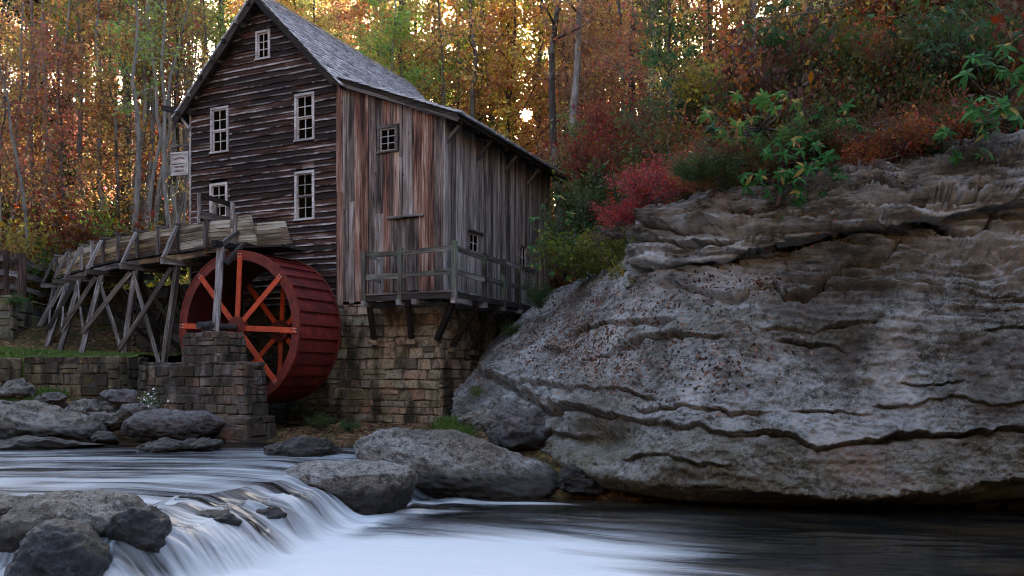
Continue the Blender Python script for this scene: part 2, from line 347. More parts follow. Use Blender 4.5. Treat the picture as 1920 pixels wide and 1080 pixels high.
# ------------------------------------------------------------------ rock, soil and water materials
def rock_mat(name, light=(0.25, 0.25, 0.245), dark=(0.018, 0.016, 0.014), brown=(0.11, 0.085, 0.06), lichen=(0.42, 0.43, 0.42), wetz=None, strat=True):
    t = NT(name); p = t.pos()
    if strat: pm = t.mapping(p, (0.8, 0.8, 3.2), (0.0, math.radians(9), 0))
    else: pm = p
    a = t.noise(pm, 1.1, 6, 0.62, 0.6); b = t.noise(p, 7.0, 8, 0.72); c3 = t.noise(p, 34.0, 5, 0.75); d = t.noise(p, 0.55, 4, 0.6, 0.8)
    c = t.mix(t.range(a, 0.36, 0.62), brown, light)
    c = t.mix(t.range(b, 0.52, 0.40, 0, 0.85), c, dark)
    c = t.mix(t.range(d, 0.56, 0.66, 0, 0.75), c, tuple(k * 1.6 for k in dark))
    pat = t.noise(p, 1.4, 4, 0.6)
    c = t.mix(t.math('MULTIPLY', t.range(c3, 0.50, 0.42, 0, 0.8), t.range(pat, 0.42, 0.58, 0.25, 1.0)), c, dark)
    c = t.mix(t.math('MULTIPLY', t.range(c3, 0.54, 0.62, 0, 0.7), t.range(pat, 0.58, 0.40, 0.15, 1.0)), c, lichen)
    mossy = t.noise(p, 0.9, 5, 0.7)
    c = t.mix(t.range(mossy, 0.56, 0.66, 0, 0.55), c, (0.085, 0.08, 0.04))
    sp = t.voro(t.vmath('ADD', p, t.mapping(p, (0, 0, 0))), 4.5); spm = t.math('LESS_THAN', t.math('ADD', sp, t.math('MULTIPLY', b, 0.25)), 0.24)
    c = t.mix(t.math('MULTIPLY', spm, 0.55), c, lichen)
    ln = t.noise(t.mapping(p, (0.9, 0.9, 4.6) if strat else (1.6, 1.6, 2.2), (0.0, math.radians(7), 0)), 1.0, 6, 0.62, 0.5)
    line = t.range(t.math('ABSOLUTE', t.math('SUBTRACT', ln, 0.5)), 0.0, 0.010, 1.0, 0.0); lmask = t.range(t.noise(p, 0.8, 3, 0.6), 0.45, 0.58)
    line = t.math('MULTIPLY', line, lmask); c = t.mix(t.math('MULTIPLY', line, 0.85), c, (0.012, 0.011, 0.010))
    hf = t.noise(p, 75.0, 3, 0.7); c = t.mix(t.range(hf, 0.50, 0.40, 0, 0.55), c, dark); c = t.mix(t.range(hf, 0.55, 0.64, 0, 0.4), c, lichen)
    t.bump(t.math('ADD', t.math('ADD', t.math('MULTIPLY', a, 0.25), b), t.math('MULTIPLY', c3, 0.9)), 0.9, 0.05) if False else t.bump(t.math('SUBTRACT', t.math('ADD', t.math('ADD', t.math('MULTIPLY', a, 0.2), b), t.math('MULTIPLY', c3, 0.9)), t.math('MULTIPLY', line, 0.8)), 0.9, 0.05)
    rough = 0.85
    if wetz is not None:
        z = t.sep(p)[2]; w = t.range(t.math('ADD', z, t.math('MULTIPLY', b, 0.25)), wetz + 0.74, wetz + 0.46, 0, 1)
        c = t.mix(t.math('MULTIPLY', w, 0.93), c, (0.012, 0.011, 0.010)); rough = t.math('SUBTRACT', 0.85, t.math('MULTIPLY', w, 0.35))
    return t.done(c, rough, 0.35), t

def cliff_material():
    m, t = rock_mat('layered_sandstone', light=(0.35, 0.365, 0.37), brown=(0.17, 0.165, 0.145))
    base = t.b.inputs['Base Color'].links[0].from_socket
    p = t.pos(); x, y, z = t.sep(p)
    n = t.noise(p, 1.6, 5, 0.7)
    # sandy, warm band low on the rock; red block; moss in the damp overhangs; dark ledges high up
    at = t.new('ShaderNodeAttribute'); at.attribute_name = 'zone'
    zr, zg, zb = [t.sep(at.outputs['Vector'])[i] for i in range(3)]
    fine = t.noise(p, 26.0, 5, 0.7)
    au = t.new('ShaderNodeAttribute'); au.attribute_name = 'upper'
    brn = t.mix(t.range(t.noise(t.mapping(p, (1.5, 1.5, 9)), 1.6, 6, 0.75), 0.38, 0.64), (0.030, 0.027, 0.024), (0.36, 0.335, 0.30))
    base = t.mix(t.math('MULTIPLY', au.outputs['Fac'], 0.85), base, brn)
    fld = t.noise(t.mapping(p, (0.5, 0.5, 0.35), loc=(4, 2, 9)), 1.0, 5, 0.65)
    base = t.mix(t.range(fld, 0.50, 0.60, 0, 0.8), base, t.mix(fine, (0.16, 0.155, 0.15), (0.60, 0.60, 0.60)))
    base = t.mix(t.range(fld, 0.47, 0.38, 0, 0.75), base, t.mix(fine, (0.015, 0.013, 0.012), (0.12, 0.10, 0.085)))
    c = t.mix(t.math('MULTIPLY', zr, t.range(fine, 0.35, 0.6)), base, (0.26, 0.12, 0.075))
    c = t.mix(t.math('MULTIPLY', zg, t.range(n, 0.35, 0.65, 0.1, 0.9)), c, t.mix(t.range(fine, 0.4, 0.6), (0.05, 0.052, 0.018), (0.17, 0.15, 0.09)))
    lf = t.voro(p, 22.0, out='Color'); lr = t.sep(lf)
    leafc = t.ramp(lr[0], [(0.0, (0.02, 0.012, 0.01)), (0.45, (0.06, 0.03, 0.022)), (0.75, (0.16, 0.07, 0.045)), (0.97, (0.30, 0.20, 0.14))])
    pick = t.math('LESS_THAN', lr[1], t.math('MULTIPLY', zb, t.range(t.noise(p, 2.2, 4, 0.65), 0.35, 0.6, 0.1, 1.2)))
    c = t.mix(pick, c, leafc)
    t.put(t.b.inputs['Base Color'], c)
    return m
M['cliff'] = cliff_material()
M['boulder'], _ = rock_mat('lichened_boulder', light=(0.33, 0.33, 0.325), brown=(0.15, 0.12, 0.09), wetz=-2.26, strat=False)
M['boulder_up'], _ = rock_mat('pale_streamside_rock', light=(0.27, 0.255, 0.235), brown=(0.16, 0.13, 0.10), wetz=-1.62, strat=False)
M['wet_rock'], _ = rock_mat('dark_wet_rock', light=(0.035, 0.037, 0.045), brown=(0.016, 0.014, 0.016), lichen=(0.07, 0.075, 0.09), dark=(0.005, 0.005, 0.006), strat=False)
_.b.inputs['Roughness'].default_value = 0.4
M['falls_rock'], _ = rock_mat('wet_based_falls_rock', light=(0.24, 0.235, 0.22), brown=(0.13, 0.10, 0.07), wetz=-2.12, strat=False)
M['purple_rock'], _ = rock_mat('purplish_rock', light=(0.17, 0.155, 0.16), brown=(0.10, 0.08, 0.085), lichen=(0.28, 0.27, 0.27), wetz=-1.62, strat=False)

def ground_mat():
    t = NT('forest_floor'); p = t.pos(); n = t.noise(p, 1.2, 6, 0.7); v = t.sep(t.voro(p, 14.0, out='Color'))
    c = t.ramp(v[0], [(0, (0.02, 0.014, 0.009)), (0.5, (0.07, 0.04, 0.022)), (0.8, (0.15, 0.08, 0.035)), (1, (0.22, 0.14, 0.06))])
    c = t.mix(t.range(n, 0.45, 0.6, 0, 0.8), c, t.mix(v[1], (0.012, 0.014, 0.006), (0.04, 0.05, 0.015)))
    t.bump(t.math('ADD', n, v[2]), 0.7, 0.05); return t.done(c, 0.95, 0.1)
M['ground'] = ground_mat()
def turf_mat():
    t = NT('turf'); p = t.pos(); n = t.noise(p, 3, 6, 0.7); n2 = t.noise(p, 60, 3, 0.6)
    c = t.mix(n2, (0.025, 0.045, 0.008), (0.10, 0.16, 0.03)); c = t.mix(t.range(n, 0.5, 0.62), c, (0.07, 0.045, 0.03))
    t.bump(n2, 0.8, 0.03); return t.done(c, 0.95, 0.1)
M['turf'] = turf_mat()

def water_mat():
    t = NT('silky_stream_water'); uv = t.new('ShaderNodeUVMap').outputs[0]; at = t.new('ShaderNodeAttribute'); at.attribute_name = 'foam'; foam = at.outputs['Fac']
    at2 = t.new('ShaderNodeAttribute'); at2.attribute_name = 'silk'; silk = at2.outputs['Fac']
    s1 = t.noise(t.mapping(uv, (0.22, 2.2, 1)), 1.0, 4, 0.55, 0.5); s2 = t.noise(t.mapping(uv, (0.5, 11, 1), loc=(3, 7, 0)), 1.0, 4, 0.6)
    s3 = t.noise(t.mapping(uv, (0.35, 0.9, 1), loc=(9, 2, 0)), 1.0, 3, 0.5)
    st = t.math('ADD', t.math('MULTIPLY', s1, 0.65), t.math('MULTIPLY', s2, 0.35))
    deep = t.mix(t.range(s3, 0.45, 0.62), (0.005, 0.006, 0.006), (0.022, 0.016, 0.010))
    silkf = t.math('MULTIPLY', silk, t.range(t.math('ADD', t.math('MULTIPLY', st, 0.7), t.math('MULTIPLY', s3, 0.3)), 0.42, 0.58), clamp=True)
    c = t.mix(silkf, deep, (0.30, 0.34, 0.38))
    ff = t.math('ADD', foam, t.math('MULTIPLY', t.math('SUBTRACT', st, 0.5), 1.5)); ff = t.math('MULTIPLY', t.range(ff, 0.12, 0.80), t.range(foam, 0.0, 0.12), clamp=True)
    c = t.mix(ff, c, (0.40, 0.435, 0.47))
    r = t.math('ADD', 0.10, t.math('MULTIPLY', t.math('MAXIMUM', ff, t.math('MULTIPLY', silkf, 0.7)), 0.6))
    t.bump(st, 0.25, 0.03)
    t.b.inputs['IOR'].default_value = 1.33
    return t.done(c, r, 0.5)
M['water'] = water_mat()

# ------------------------------------------------------------------ terrain
TX = np.array([-80, -30, -18, -12, -8, -4, -1, 2, 5, 9, 15, 40, 80.])
TY = np.array([-160, -60, -28, -12, 8, 14, 17, 19, 21, 23, 26, 30, 40, 60, 90, 150.])
TZ = np.array([  # unseen banks behind the camera and far left are raised to cut sky light
 [110, 100, 95, 90, 90, 90, 90, 90, 90, 90, 90, 95, 100],
 [70, 52, 46, 42, 42, 42, 42, 42, 42, 42, 44, 50, 60],
 [44, 22, 14, 13, 12, 12, 12, 12, 12, 13, 16, 28, 44],
 [38, 13, -1.5, -3, -3, -3, -3, -3, -3, -2.0, 3, 9, 16],
 [36, 10, -2.3, -2.9, -3, -3, -3, -3, -3, -2.9, 1, 9, 16],
 [34, 8, -1.9, -2.3, -2.4, -2.6, -2.9, -2.9, -2.9, -2.9, 0, 6, 12],
 [32, 7, -1.5, -1.8, -1.8, -1.7, -1.9, -1.2, 3.2, 4.2, 5, 7, 12],
 [30, 6, -1.2, -1.5, -1.7, -1.35, -1.25, 0.6, 4.6, 6, 7, 9, 14],
 [28, 5, -.5, -.7, -1.5, -1.25, -1.2, 1.5, 5.4, 7.5, 9, 12, 16],
 [28, 5, .5, .4, -1.4, -1.5, -1.0, 2.0, 6.0, 8.8, 11, 14, 18],
 [28, 5.5, 2.0, .5, .1, -.4, 1.0, 2.3, 6.4, 9.8, 13, 17, 20],
 [28, 6, 2.6, 2.2, 1.2, 1.8, 2.2, 2.8, 6.6, 11, 15, 20, 24],
 [28, 8, 5.5, 5.0, 4.2, 4, 4, 5, 8.0, 13, 18, 26, 30],
 [32, 17, 13, 11, 9, 7, 6.5, 7, 11, 18, 24, 32, 40],
 [30, 28, 24, 20, 15, 10, 8, 8, 12, 20, 30, 40, 50],
 [38, 38, 32, 26, 18, 11, 8, 8, 12, 20, 30, 42, 60.]])
def ter(x, y):
    x = np.asarray(x, float); y = np.asarray(y, float)
    i = np.clip(np.searchsorted(TX, x) - 1, 0, len(TX) - 2); j = np.clip(np.searchsorted(TY, y) - 1, 0, len(TY) - 2)
    fx = np.clip((x - TX[i]) / (TX[i + 1] - TX[i]), 0, 1); fy = np.clip((y - TY[j]) / (TY[j + 1] - TY[j]), 0, 1)
    fx = fx * fx * (3 - 2 * fx) * 0.5 + fx * 0.5; fy = fy * fy * (3 - 2 * fy) * 0.3 + fy * 0.7
    z = TZ[j, i] * (1 - fx) * (1 - fy) + TZ[j, i + 1] * fx * (1 - fy) + TZ[j + 1, i] * (1 - fx) * fy + TZ[j + 1, i + 1] * fx * fy
    return z
def ground_z(x, y):
    n = fbm(np.asarray(x) * 0.25, np.asarray(y) * 0.25, 0, 4)
    return ter(x, y) + n * np.where(np.asarray(y) > 30, 0.5, 0.08)
def build_terrain():
    xs = np.unique(np.concatenate([np.linspace(-900, -80, 10), np.linspace(-80, -20, 50), np.linspace(-20, 12, 160), np.linspace(12, 80, 60), np.linspace(80, 900, 10)]))
    ys = np.unique(np.concatenate([np.linspace(-300, -160, 4), np.linspace(-160, 14, 80), np.linspace(14, 34, 100), np.linspace(34, 150, 90), np.linspace(150, 1200, 12)]))
    X, Y = np.meshgrid(xs, ys, indexing='ij')
    Z = ground_z(X, Y)
    Z = np.where((Y < -12) | (X < -30), Z + 0.0, Z); Z = np.where(Y > 150, Z - (Y - 150) * 0.02, Z)
    me = mesh_np('ground', np.stack([X, Y, Z], -1), grid_faces(len(xs), len(ys)), True)
    tag(link('ground', me, None, M['ground']), kind='structure')
build_terrain()

# ------------------------------------------------------------------ stream
UP, LOW = -1.56, -2.26
CREST = np.array([[-16, 10.3], [-9, 10.2], [-6.1, 10.0], [-4.25, 9.85], [-3.98, 11.2], [-3.62, 12.6], [-3.45, 13.6], [-2.9, 15.2], [-1.9, 17.0], [0.2, 17.6], [12, 18.5]])
def crest_dist(x, y):
    best = np.full(x.shape, 1e9); sgn = np.ones(x.shape)
    for a, b in zip(CREST[:-1], CREST[1:]):
        d = b - a; L2 = (d ** 2).sum(); t = np.clip(((x - a[0]) * d[0] + (y - a[1]) * d[1]) / L2, 0, 1)
        qx = a[0] + t * d[0]; qy = a[1] + t * d[1]; dist = np.hypot(x - qx, y - qy)
        cr = d[0] * (y - a[1]) - d[1] * (x - a[0])
        m = dist < best; best = np.where(m, dist, best); sgn = np.where(m, np.where(cr > 0, -1, 1), sgn)
    return best * sgn          # > 0 downstream of the lip
def build_water():
    xs = np.unique(np.concatenate([np.linspace(-40, -9, 50), np.linspace(-9, 0, 420), np.linspace(0, 9, 160), np.linspace(9, 20, 20)]))
    ys = np.unique(np.concatenate([np.linspace(-6, 7, 24), np.linspace(7, 14.5, 360), np.linspace(14.5, 21, 110)]))
    X, Y = np.meshgrid(xs, ys, indexing='ij')
    d = crest_dist(X, Y) + 0.10 * fbm(X * 1.1, Y * 1.1, 5, 2)
    th = fbm(X * 0.55 + 3, Y * 4.6 + .8 * X, 2, 4)
    W = 1.30 + 0.30 * fbm(X * 0.8, Y * 0.8, 9, 2)
    r = np.clip(d / W, 0, 1)
    # a smooth tongue that rolls over the lip, then falls
    prof = np.where(r < 0.45, 0.28 * sstep(0, 0.45, r) , 0.28 + 0.72 * sstep(0.38, 1.0, r))
    prof = np.clip(prof, 0, 1)
    Z = UP + (LOW - UP) * prof
    Z = Z - 0.06 * sstep(-1.6, 0, d) * (1 - r)
    ramp = np.exp(-((r - 0.55) / 0.3) ** 2) * (d > 0)
    Z += ramp * 0.05 * th
    Z += 0.016 * fbm(X * 0.5, Y * 2.2, 1, 3) * (d < 0)
    # hidden ledge stones that lift the sheet in smooth humps
    for hx, hy, hr, hh in ((-3.55, 10.55, 0.32, 0.10), (-3.35, 11.1, 0.28, 0.13), (-3.0, 11.6, 0.3, 0.09)):
        Z += hh * np.exp(-(((X - hx) / (hr * 1.5)) ** 2 + ((Y - hy) / hr) ** 2))
    boil = np.exp(-((d - 1.5) / 0.7) ** 2) * (d > 0)
    Z += boil * 0.05 * (fbm(X * 1.3, Y * 1.6, 4, 3) + 0.3)
    Z += 0.012 * fbm(X * 0.6, Y * 1.8, 11, 3) * (d > 1)
    # foam amount
    crestzone = (Y < 14.2)
    rocks = crestzone & (d > 0)
    f_ramp = np.clip(sstep(0.32, 1.15, r + 0.10 * fbm(X * .8, Y * 1.2, 21, 2)) ** 1.3 * 0.70 + 0.30 * th * sstep(0.10, 0.5, r) + 0.22 * fbm(X * .9, Y * 1.6, 31, 2) * sstep(0.10, 0.5, r), 0, 1) * (d > 0) * np.where(Y < 14.0, 1, 0) * np.exp(-np.clip(d - W - 0.15, 0, None) / 0.35)
    Xw = X + 0.5 * fbm(X * .4, Y * .4, 3, 2)
    edge = 12.35 - 0.10 * (X + 3) + 0.25 * fbm(X * 0.35, Y * 0.8, 6, 3)
    f_low = sstep(0.0, -1.3, Y - edge) * (1 - sstep(0.2, 3.4, Xw)) * sstep(0.7, 1.5, d)
    f_low2 = np.exp(-((Y - 14.55 + 0.06 * (X + 1)) / 0.22) ** 2) * sstep(-2.0, -1.4, X) * (1 - sstep(0.2, 1.6, X)) * (d > 0) * 0.6
    f_patch = np.exp(-((Y - 12.9 - 0.03 * X) / 0.16) ** 2) * sstep(-0.6, 0.2, X) * (1 - sstep(1.0, 1.9, X)) * 0.22
    side = sstep(-2.1, -2.6, X) * sstep(13.4, 12.3, Y) * sstep(0.8, 1.5, d) * 0.75
    foam = np.clip(np.maximum.reduce([f_ramp, f_low, f_low2, f_patch, side]), 0, 1)
    lip = np.exp(-((d - 0.05) / 0.25) ** 2) * (X > -4.6) * (Y < 14) * 0.10
    foam = np.clip(foam + lip, 0, 1)
    silk = np.where(d < 0, sstep(18.2, 15.5, Y) * 0.95, (0.25 + 0.6 * np.clip(th + .2, 0, 1)) * (r < 1))
    silk = np.maximum(silk, (d > 0.5) * sstep(13.2, 11.8, Y) * (1 - sstep(0.5, 3.5, X)) * 0.7)
    silk = np.maximum(silk, (d > 0) * 0.10 * (1 - sstep(2, 4, X)) * sstep(14, 13, Y))
    me = mesh_np('stream_water', np.stack([X, Y, Z], -1), grid_faces(len(xs), len(ys)), True)
    for nm, arr in (('foam', foam), ('silk', silk)):
        a = me.attributes.new(nm, 'FLOAT', 'POINT'); a.data.foreach_set('value', arr.astype(np.float32).ravel())
    # flow coordinates: streaks run along the current and bend where it drops over the lip
    bend = 0.55 * sstep(-2.5, 1.2, d) * (Y < 15)
    U = X; V = Y + bend * (X + 4.2) * 0.6 + 0.35 * fbm(X * 0.16, Y * 0.3, 8, 2)
    near = sstep(-4.3, -5.0, X) * (d > -0.3)
    U = U * (1 - near) + near * Y; V = V * (1 - near) + near * X
    uvl = me.uv_layers.new(name='flow')
    idx = np.empty(len(me.loops), np.int32); me.loops.foreach_get('vertex_index', idx)
    uv = np.stack([U.ravel()[idx], V.ravel()[idx]], -1).astype(np.float32); uvl.data.foreach_set('uv', uv.ravel())
    tag(link('stream_water', me, None, M['water']), kind='structure')
build_water()

# ------------------------------------------------------------------ the layered cliff on the far bank
CPX = np.array([848, 900, 960, 1040, 1120, 1185, 1215, 1350, 1500, 1700, 1920, 2300, 3000.])
# rows bottom to top: (photo height, distance)
CROW = [
 [(800, 20.4), (790, 20.3), (775, 20.4), (760, 20.5), (745, 20.7), (738, 20.9), (732, 21.3)],
 [(832, 18.8), (818, 18.7), (765, 19.2), (720, 20.0), (690, 20.9), (675, 21.6), (660, 22.4)],
 [(852, 17.6), (838, 17.3), (745, 18.0), (705, 19.0), (670, 20.0), (640, 21.3), (606, 23.2)],
 [(872, 16.6), (858, 16.2), (765, 16.7), (727, 17.3), (655, 18.6), (600, 20.6), (548, 23.4)],
 [(905, 15.3), (886, 15.0), (778, 15.4), (731, 15.9), (650, 17.1), (580, 18.6), (512, 21.3)],
 [(918, 14.8), (896, 14.5), (786, 14.8), (735, 15.2), (632, 16.2), (545, 17.6), (470, 19.8)],
 [(922, 14.6), (900, 14.3), (790, 14.6), (738, 14.9), (620, 15.8), (520, 17.0), (402, 17.3)],
 [(940, 14.2), (915, 13.6), (810, 13.8), (745, 14.1), (600, 14.6), (495, 15.6), (372, 15.8)],
 [(955, 14.1), (930, 13.3), (832, 13.5), (770, 13.7), (600, 14.1), (455, 15.0), (350, 15.2)],
 [(950, 13.9), (928, 13.1), (818, 13.3), (757, 13.4), (590, 13.6), (428, 14.4), (318, 14.9)],
 [(940, 13.7), (905, 12.8), (803, 13.0), (755, 13.1), (560, 13.3), (385, 13.9), (268, 14.6)],
 [(940, 13.6), (905, 12.6), (800, 12.8), (755, 12.9), (560, 13.1), (385, 13.6), (240, 14.4)],
 [(940, 13.6), (905, 12.6), (800, 12.8), (755, 12.9), (560, 13.1), (385, 13.6), (240, 14.4)]]
CRACKS = [ # (polyline, depth, width below, overhang)
 ([(890, 690), (957, 715), (1017, 758), (1100, 775), (1143, 785), (1250, 792), (1292, 805), (1463, 822), (1527, 835), (1655, 824), (1741, 813), (1848, 815), (1912, 803), (2300, 800)], 0.16, 9, 0.10),
 ([(961, 715), (1031, 726), (1119, 730), (1224, 739)], 0.10, 6, 0.05),
 ([(1185, 766), (1300, 764), (1450, 775)], 0.10, 6, 0.05),
 ([(1484, 770), (1560, 774), (1634, 779)], 0.07, 5, 0.03),
 ([(1640, 757), (1780, 752), (1920, 755), (2200, 750)], 0.09, 6, 0.05),
 ([(1690, 719), (1760, 718), (1810, 713)], 0.06, 4, 0.02),
 ([(1060, 625), (1123, 617), (1207, 613), (1270, 603)], 0.12, 7, 0.05),
 ([(1120, 665), (1179, 642), (1267, 624), (1320, 631), (1370, 628)], 0.12, 7, 0.05),
 ([(1413, 617), (1469, 613), (1528, 621), (1576, 613), (1647, 610)], 0.07, 5, 0.03),
 ([(1461, 639), (1520, 645), (1591, 647)], 0.11, 6, 0.05),
 ([(1702, 487), (1865, 469), (1925, 459), (2100, 450)], 0.08, 4, 0.02),
 ([(1722, 550), (1813, 550), (1912, 554), (2100, 550)], 0.10, 7, 0.04),
 ([(1830, 628), (1900, 612), (2000, 600)], 0.05, 4, 0.02),
 ([(1195, 508), (1219, 511), (1300, 502), (1386, 493), (1405, 470), (1500, 453), (1663, 420), (1754, 424), (1833, 437)], 0.34, 15, 0.12, 6),
 ([(1790, 436), (1840, 430), (1880, 395), (1930, 350), (2100, 320)], 0.12, 10, 0.05),
 ([(1240, 545), (1310, 550), (1358, 566), (1457, 540), (1469, 558), (1516, 554), (1556, 519), (1607, 487), (1667, 475), (1690, 443)], 0.22, 11, 0.10),
 ([(1205, 420), (1290, 440), (1400, 425), (1520, 412), (1650, 395)], 0.24, 8, 0.08),
 ([(1205, 462), (1300, 470), (1390, 455)], 0.22, 8, 0.08),
 ([(1330, 388), (1450, 392), (1600, 372), (1760, 350)], 0.26, 9, 0.08),
 ([(1560, 400), (1680, 385), (1800, 372), (1900, 330)], 0.2, 8, 0.08), ([(1770, 318), (1850, 310), (1930, 290)], 0.2, 8, 0.06),
 ([(1480, 640), (1560, 690), (1640, 700)], 0.04, 8, 0.0),
 ([(1170, 865), (1250, 858), (1320, 868), (1370, 875)], 0.10, 7, 0.04),
 ([(1000, 660), (1100, 640)], 0.09, 6, 0.03), ([(930, 760), (980, 790), (1100, 815)], 0.2, 9, 0.06),
 ([(1700, 395), (1780, 385), (1860, 360)], 0.12, 6, 0.05),
]
def build_cliff():
    nc, nr = 760, 430
    C = np.array(CROW)                                        # col,row,(y,Y)
    # rows: cave back and bottom, then the seven, then two rows running back into the hill
    rows = []
    for k in range(len(CPX)):
        px = CPX[k]; pts = []
        y0, Y0 = C[k, 0]
        fl = np.array([(px - 960) / F * (Y0 + 2.6), Y0 + 2.6, -2.75]); pts.append(fl)
        pts.append(np.array([(px - 960) / F * (Y0 + 1.2), Y0 + 1.2, (700 - y0) / F * Y0 - 0.08]))
        for y, Yd in C[k]: pts.append(np.array([(px - 960) / F * Yd, Yd, (700 - y) / F * Yd]))
        u_, lt_ = pts[-2], pts[-1]
        if px >= 1215:
            yy_ = C[k, 5, 0] - 11; Yd = C[k, 5, 1] - (0.42 if px < 1900 else .25); u2 = np.array([(px - 960) / F * Yd, Yd, (700 - yy_) / F * Yd])
        elif px >= 1180: u2 = u_ * .9 + lt_ * .1 - np.array([0, .25, 0])
        else: u2 = u_ * .9 + lt_ * .1
        pts.insert(-1, u2); top = pts[-1]
        pts.append(top + np.array([0.1, 1.0, 0.18])); pts.append(top + np.array([0.3, 3.2, -0.6]))
        rows.append(pts)
    G = np.array(rows)                                         
    # resample: columns by px, rows by fixed parameters
    tr = np.array([0, 1, 2, 2.35, 3.6, 4.4, 6.2, 8.0, 8.45, 9.8, 10.5, 11.2])
    u = np.linspace(0, 1, nc); pxs = np.where(u < 0.88, 848 + (1960 - 848) * u / 0.88, 1960 + (3000 - 1960) * (u - 0.88) / 0.12)
    v = np.linspace(tr[0], tr[-1], nr)
    tmp = np.empty((nc, 12, 3))
    for r in range(12):
        for c in range(3): tmp[:, r, c] = np.interp(pxs, CPX, G[:, r, c])
    # smooth along the columns a little so the plan curves
    kz = np.hanning(61); kz /= kz.sum()
    sm = tmp.copy()
    for r in range(12):
        for c in range(3):
            pad = np.pad(tmp[:, r, c], 30, mode='reflect', reflect_type='odd'); sm[:, r, c] = np.convolve(pad, kz, 'valid')
    tmp = sm
    S = np.empty((nc, nr, 3))
    for c in range(3):
        for i in range(nc): S[i, :, c] = np.interp(v, tr, tmp[i, :, c])
    kz = np.hanning(11); kz /= kz.sum()
    for c in range(3):
        pad = np.pad(S[:, :, c], ((0, 0), (5, 5)), mode='reflect', reflect_type='odd')
        S[:, :, c] = np.apply_along_axis(lambda a: np.convolve(a, kz, 'valid'), 1, pad)
    X, Y, Z = S[..., 0], S[..., 1], S[..., 2]
    PX = 960 + F * X / Y; PY = 700 - F * Z / Y
    wob = 8 * fbm(X * 1.6, Z * 2.5, 3, 3) + 4.0 * fbm(X * 6, Z * 3, 5, 3)
    out = np.zeros_like(X)
    for poly, dep, wid, ov, *tail in CRACKS:
        tail = tail[0] if tail else 4.5; dep = dep * 2.3; ov = ov * 1.5
        poly = np.array(poly, float)
        yc = np.interp(PX, poly[:, 0], poly[:, 1]); inside = sstep(poly[0, 0] - 12, poly[0, 0] + 25, PX) * (1 - sstep(poly[-1, 0] - 25, poly[-1, 0] + 12, PX))
        s = PY + wob - yc
        wid2 = wid * (0.8 + 0.5 * fbm(X * 1.1, Y * 0 + 2.0, 7, 2))
        wid2 = np.maximum(wid2, 3)
        slot = np.where(s < 0, np.exp(-(s / (wid2 * 0.22)) ** 2), np.exp(-(s / wid2) ** 2))
        gap_ = np.clip(0.62 + 1.1 * fbm(X * 1.4 + poly[0, 1], Z * 0.3, 4.4, 3), 0.25, 1.4)
        over = np.where(s < 0, np.exp(s / (wid2 * tail)), 0)
        out += inside * (-dep * slot * gap_ + ov * over)
    # bedding: thin uneven layers, dipping gently to the left, stronger high on the ledge
    dip = Z + 0.10 * X + 0.16 * fbm(X * 0.5, Y * 0.5, Z * 0.6, 3)
    lay = fbm(X * 0.35, dip * 5.5, 3.3, 4, 2.2, 0.6); lay2 = fbm(X * 0.7 + 5, dip * 15, 1.3, 3, 2.0, 0.6)
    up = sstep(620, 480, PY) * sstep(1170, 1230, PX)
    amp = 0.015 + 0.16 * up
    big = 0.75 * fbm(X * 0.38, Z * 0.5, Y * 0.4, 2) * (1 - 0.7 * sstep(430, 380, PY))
    sw_ = dip * 4.2 + 1.1 * fbm(X * 0.45, Z * .5, 7.7, 3); fl_ = np.floor(sw_); fr_ = sw_ - fl_
    hs_ = np.abs(_grad[(_perm[(fl_.astype(np.int64) + 700) & 4095]) & 4095]) * (0.5 + np.abs(vnoise(X * 0.6 + fl_ * 3.3, fl_ * 1.7, 0)) * 1.6)
    saw = hs_ * (fr_ ** 1.4 * sstep(1.0, .93, fr_) - 0.3)
    sw2 = dip * 11 + 1.5 * fbm(X * 0.9, Z, 2.7, 3); f2_ = np.floor(sw2); r2_ = sw2 - f2_
    saw2 = np.abs(vnoise(X * 1.3 + f2_ * 5.1, f2_ * 2.3, 0)) * (r2_ ** 1.2 * sstep(1.0, .88, r2_))
    fin = fbm(X * 3, Z * 4.5, Y * 3, 4); grit = fbm(X * 13, Z * 15, Y * 13, 3)
    face = sstep(2.05, 2.4, np.broadcast_to(v, X.shape)) * 1.0
    out += face * (amp * (np.abs(lay) * 1.6 - 0.5) + (0.006 + 0.05 * up) * lay2 + (0.018 + 0.19 * up) * saw + (0.006 + 0.11 * up) * saw2 + 0.26 * big + 0.045 * fin + 0.022 * grit) + (1 - face) * 0.2 * big
    # the low front block bulges, the pocket left of it is hollow
    out += 0.22 * np.exp(-(((PX - 1330) / 150) ** 2 + ((PY - 850) / 45) ** 2)) + 0.14 * np.exp(-(((PX - 1590) / 60) ** 2 + ((PY - 870) / 40) ** 2))
    out -= 0.55 * np.exp(-(((PX - 1120) / 55) ** 2 + ((PY - 825) / 32) ** 2)) 
    out -= 0.05 * np.exp(-(((PX - 1534 - 5 * fbm(X * 3, Z * 4, 1, 2)) / 4) ** 2)) * sstep(838, 846, PY) * sstep(925, 905, PY)
    out -= 0.03 * np.exp(-(((PX - 1660 - 6 * fbm(X * 3, Z * 4, 9, 2)) / 3) ** 2)) * sstep(832, 840, PY) * sstep(920, 900, PY)
    # push along the (approximate) outward normal
    dU = np.gradient(S, axis=0); dV = np.gradient(S, axis=1); N = np.cross(dU, dV); N /= np.linalg.norm(N, axis=-1, keepdims=True) + 1e-9
    for ax in (0, 1):
        k2 = np.hanning(41); k2 /= k2.sum()
        for c in range(3):
            N[..., c] = np.apply_along_axis(lambda a: np.convolve(np.pad(a, 20, mode='edge'), k2, 'valid'), ax, N[..., c])
    N /= np.linalg.norm(N, axis=-1, keepdims=True) + 1e-9
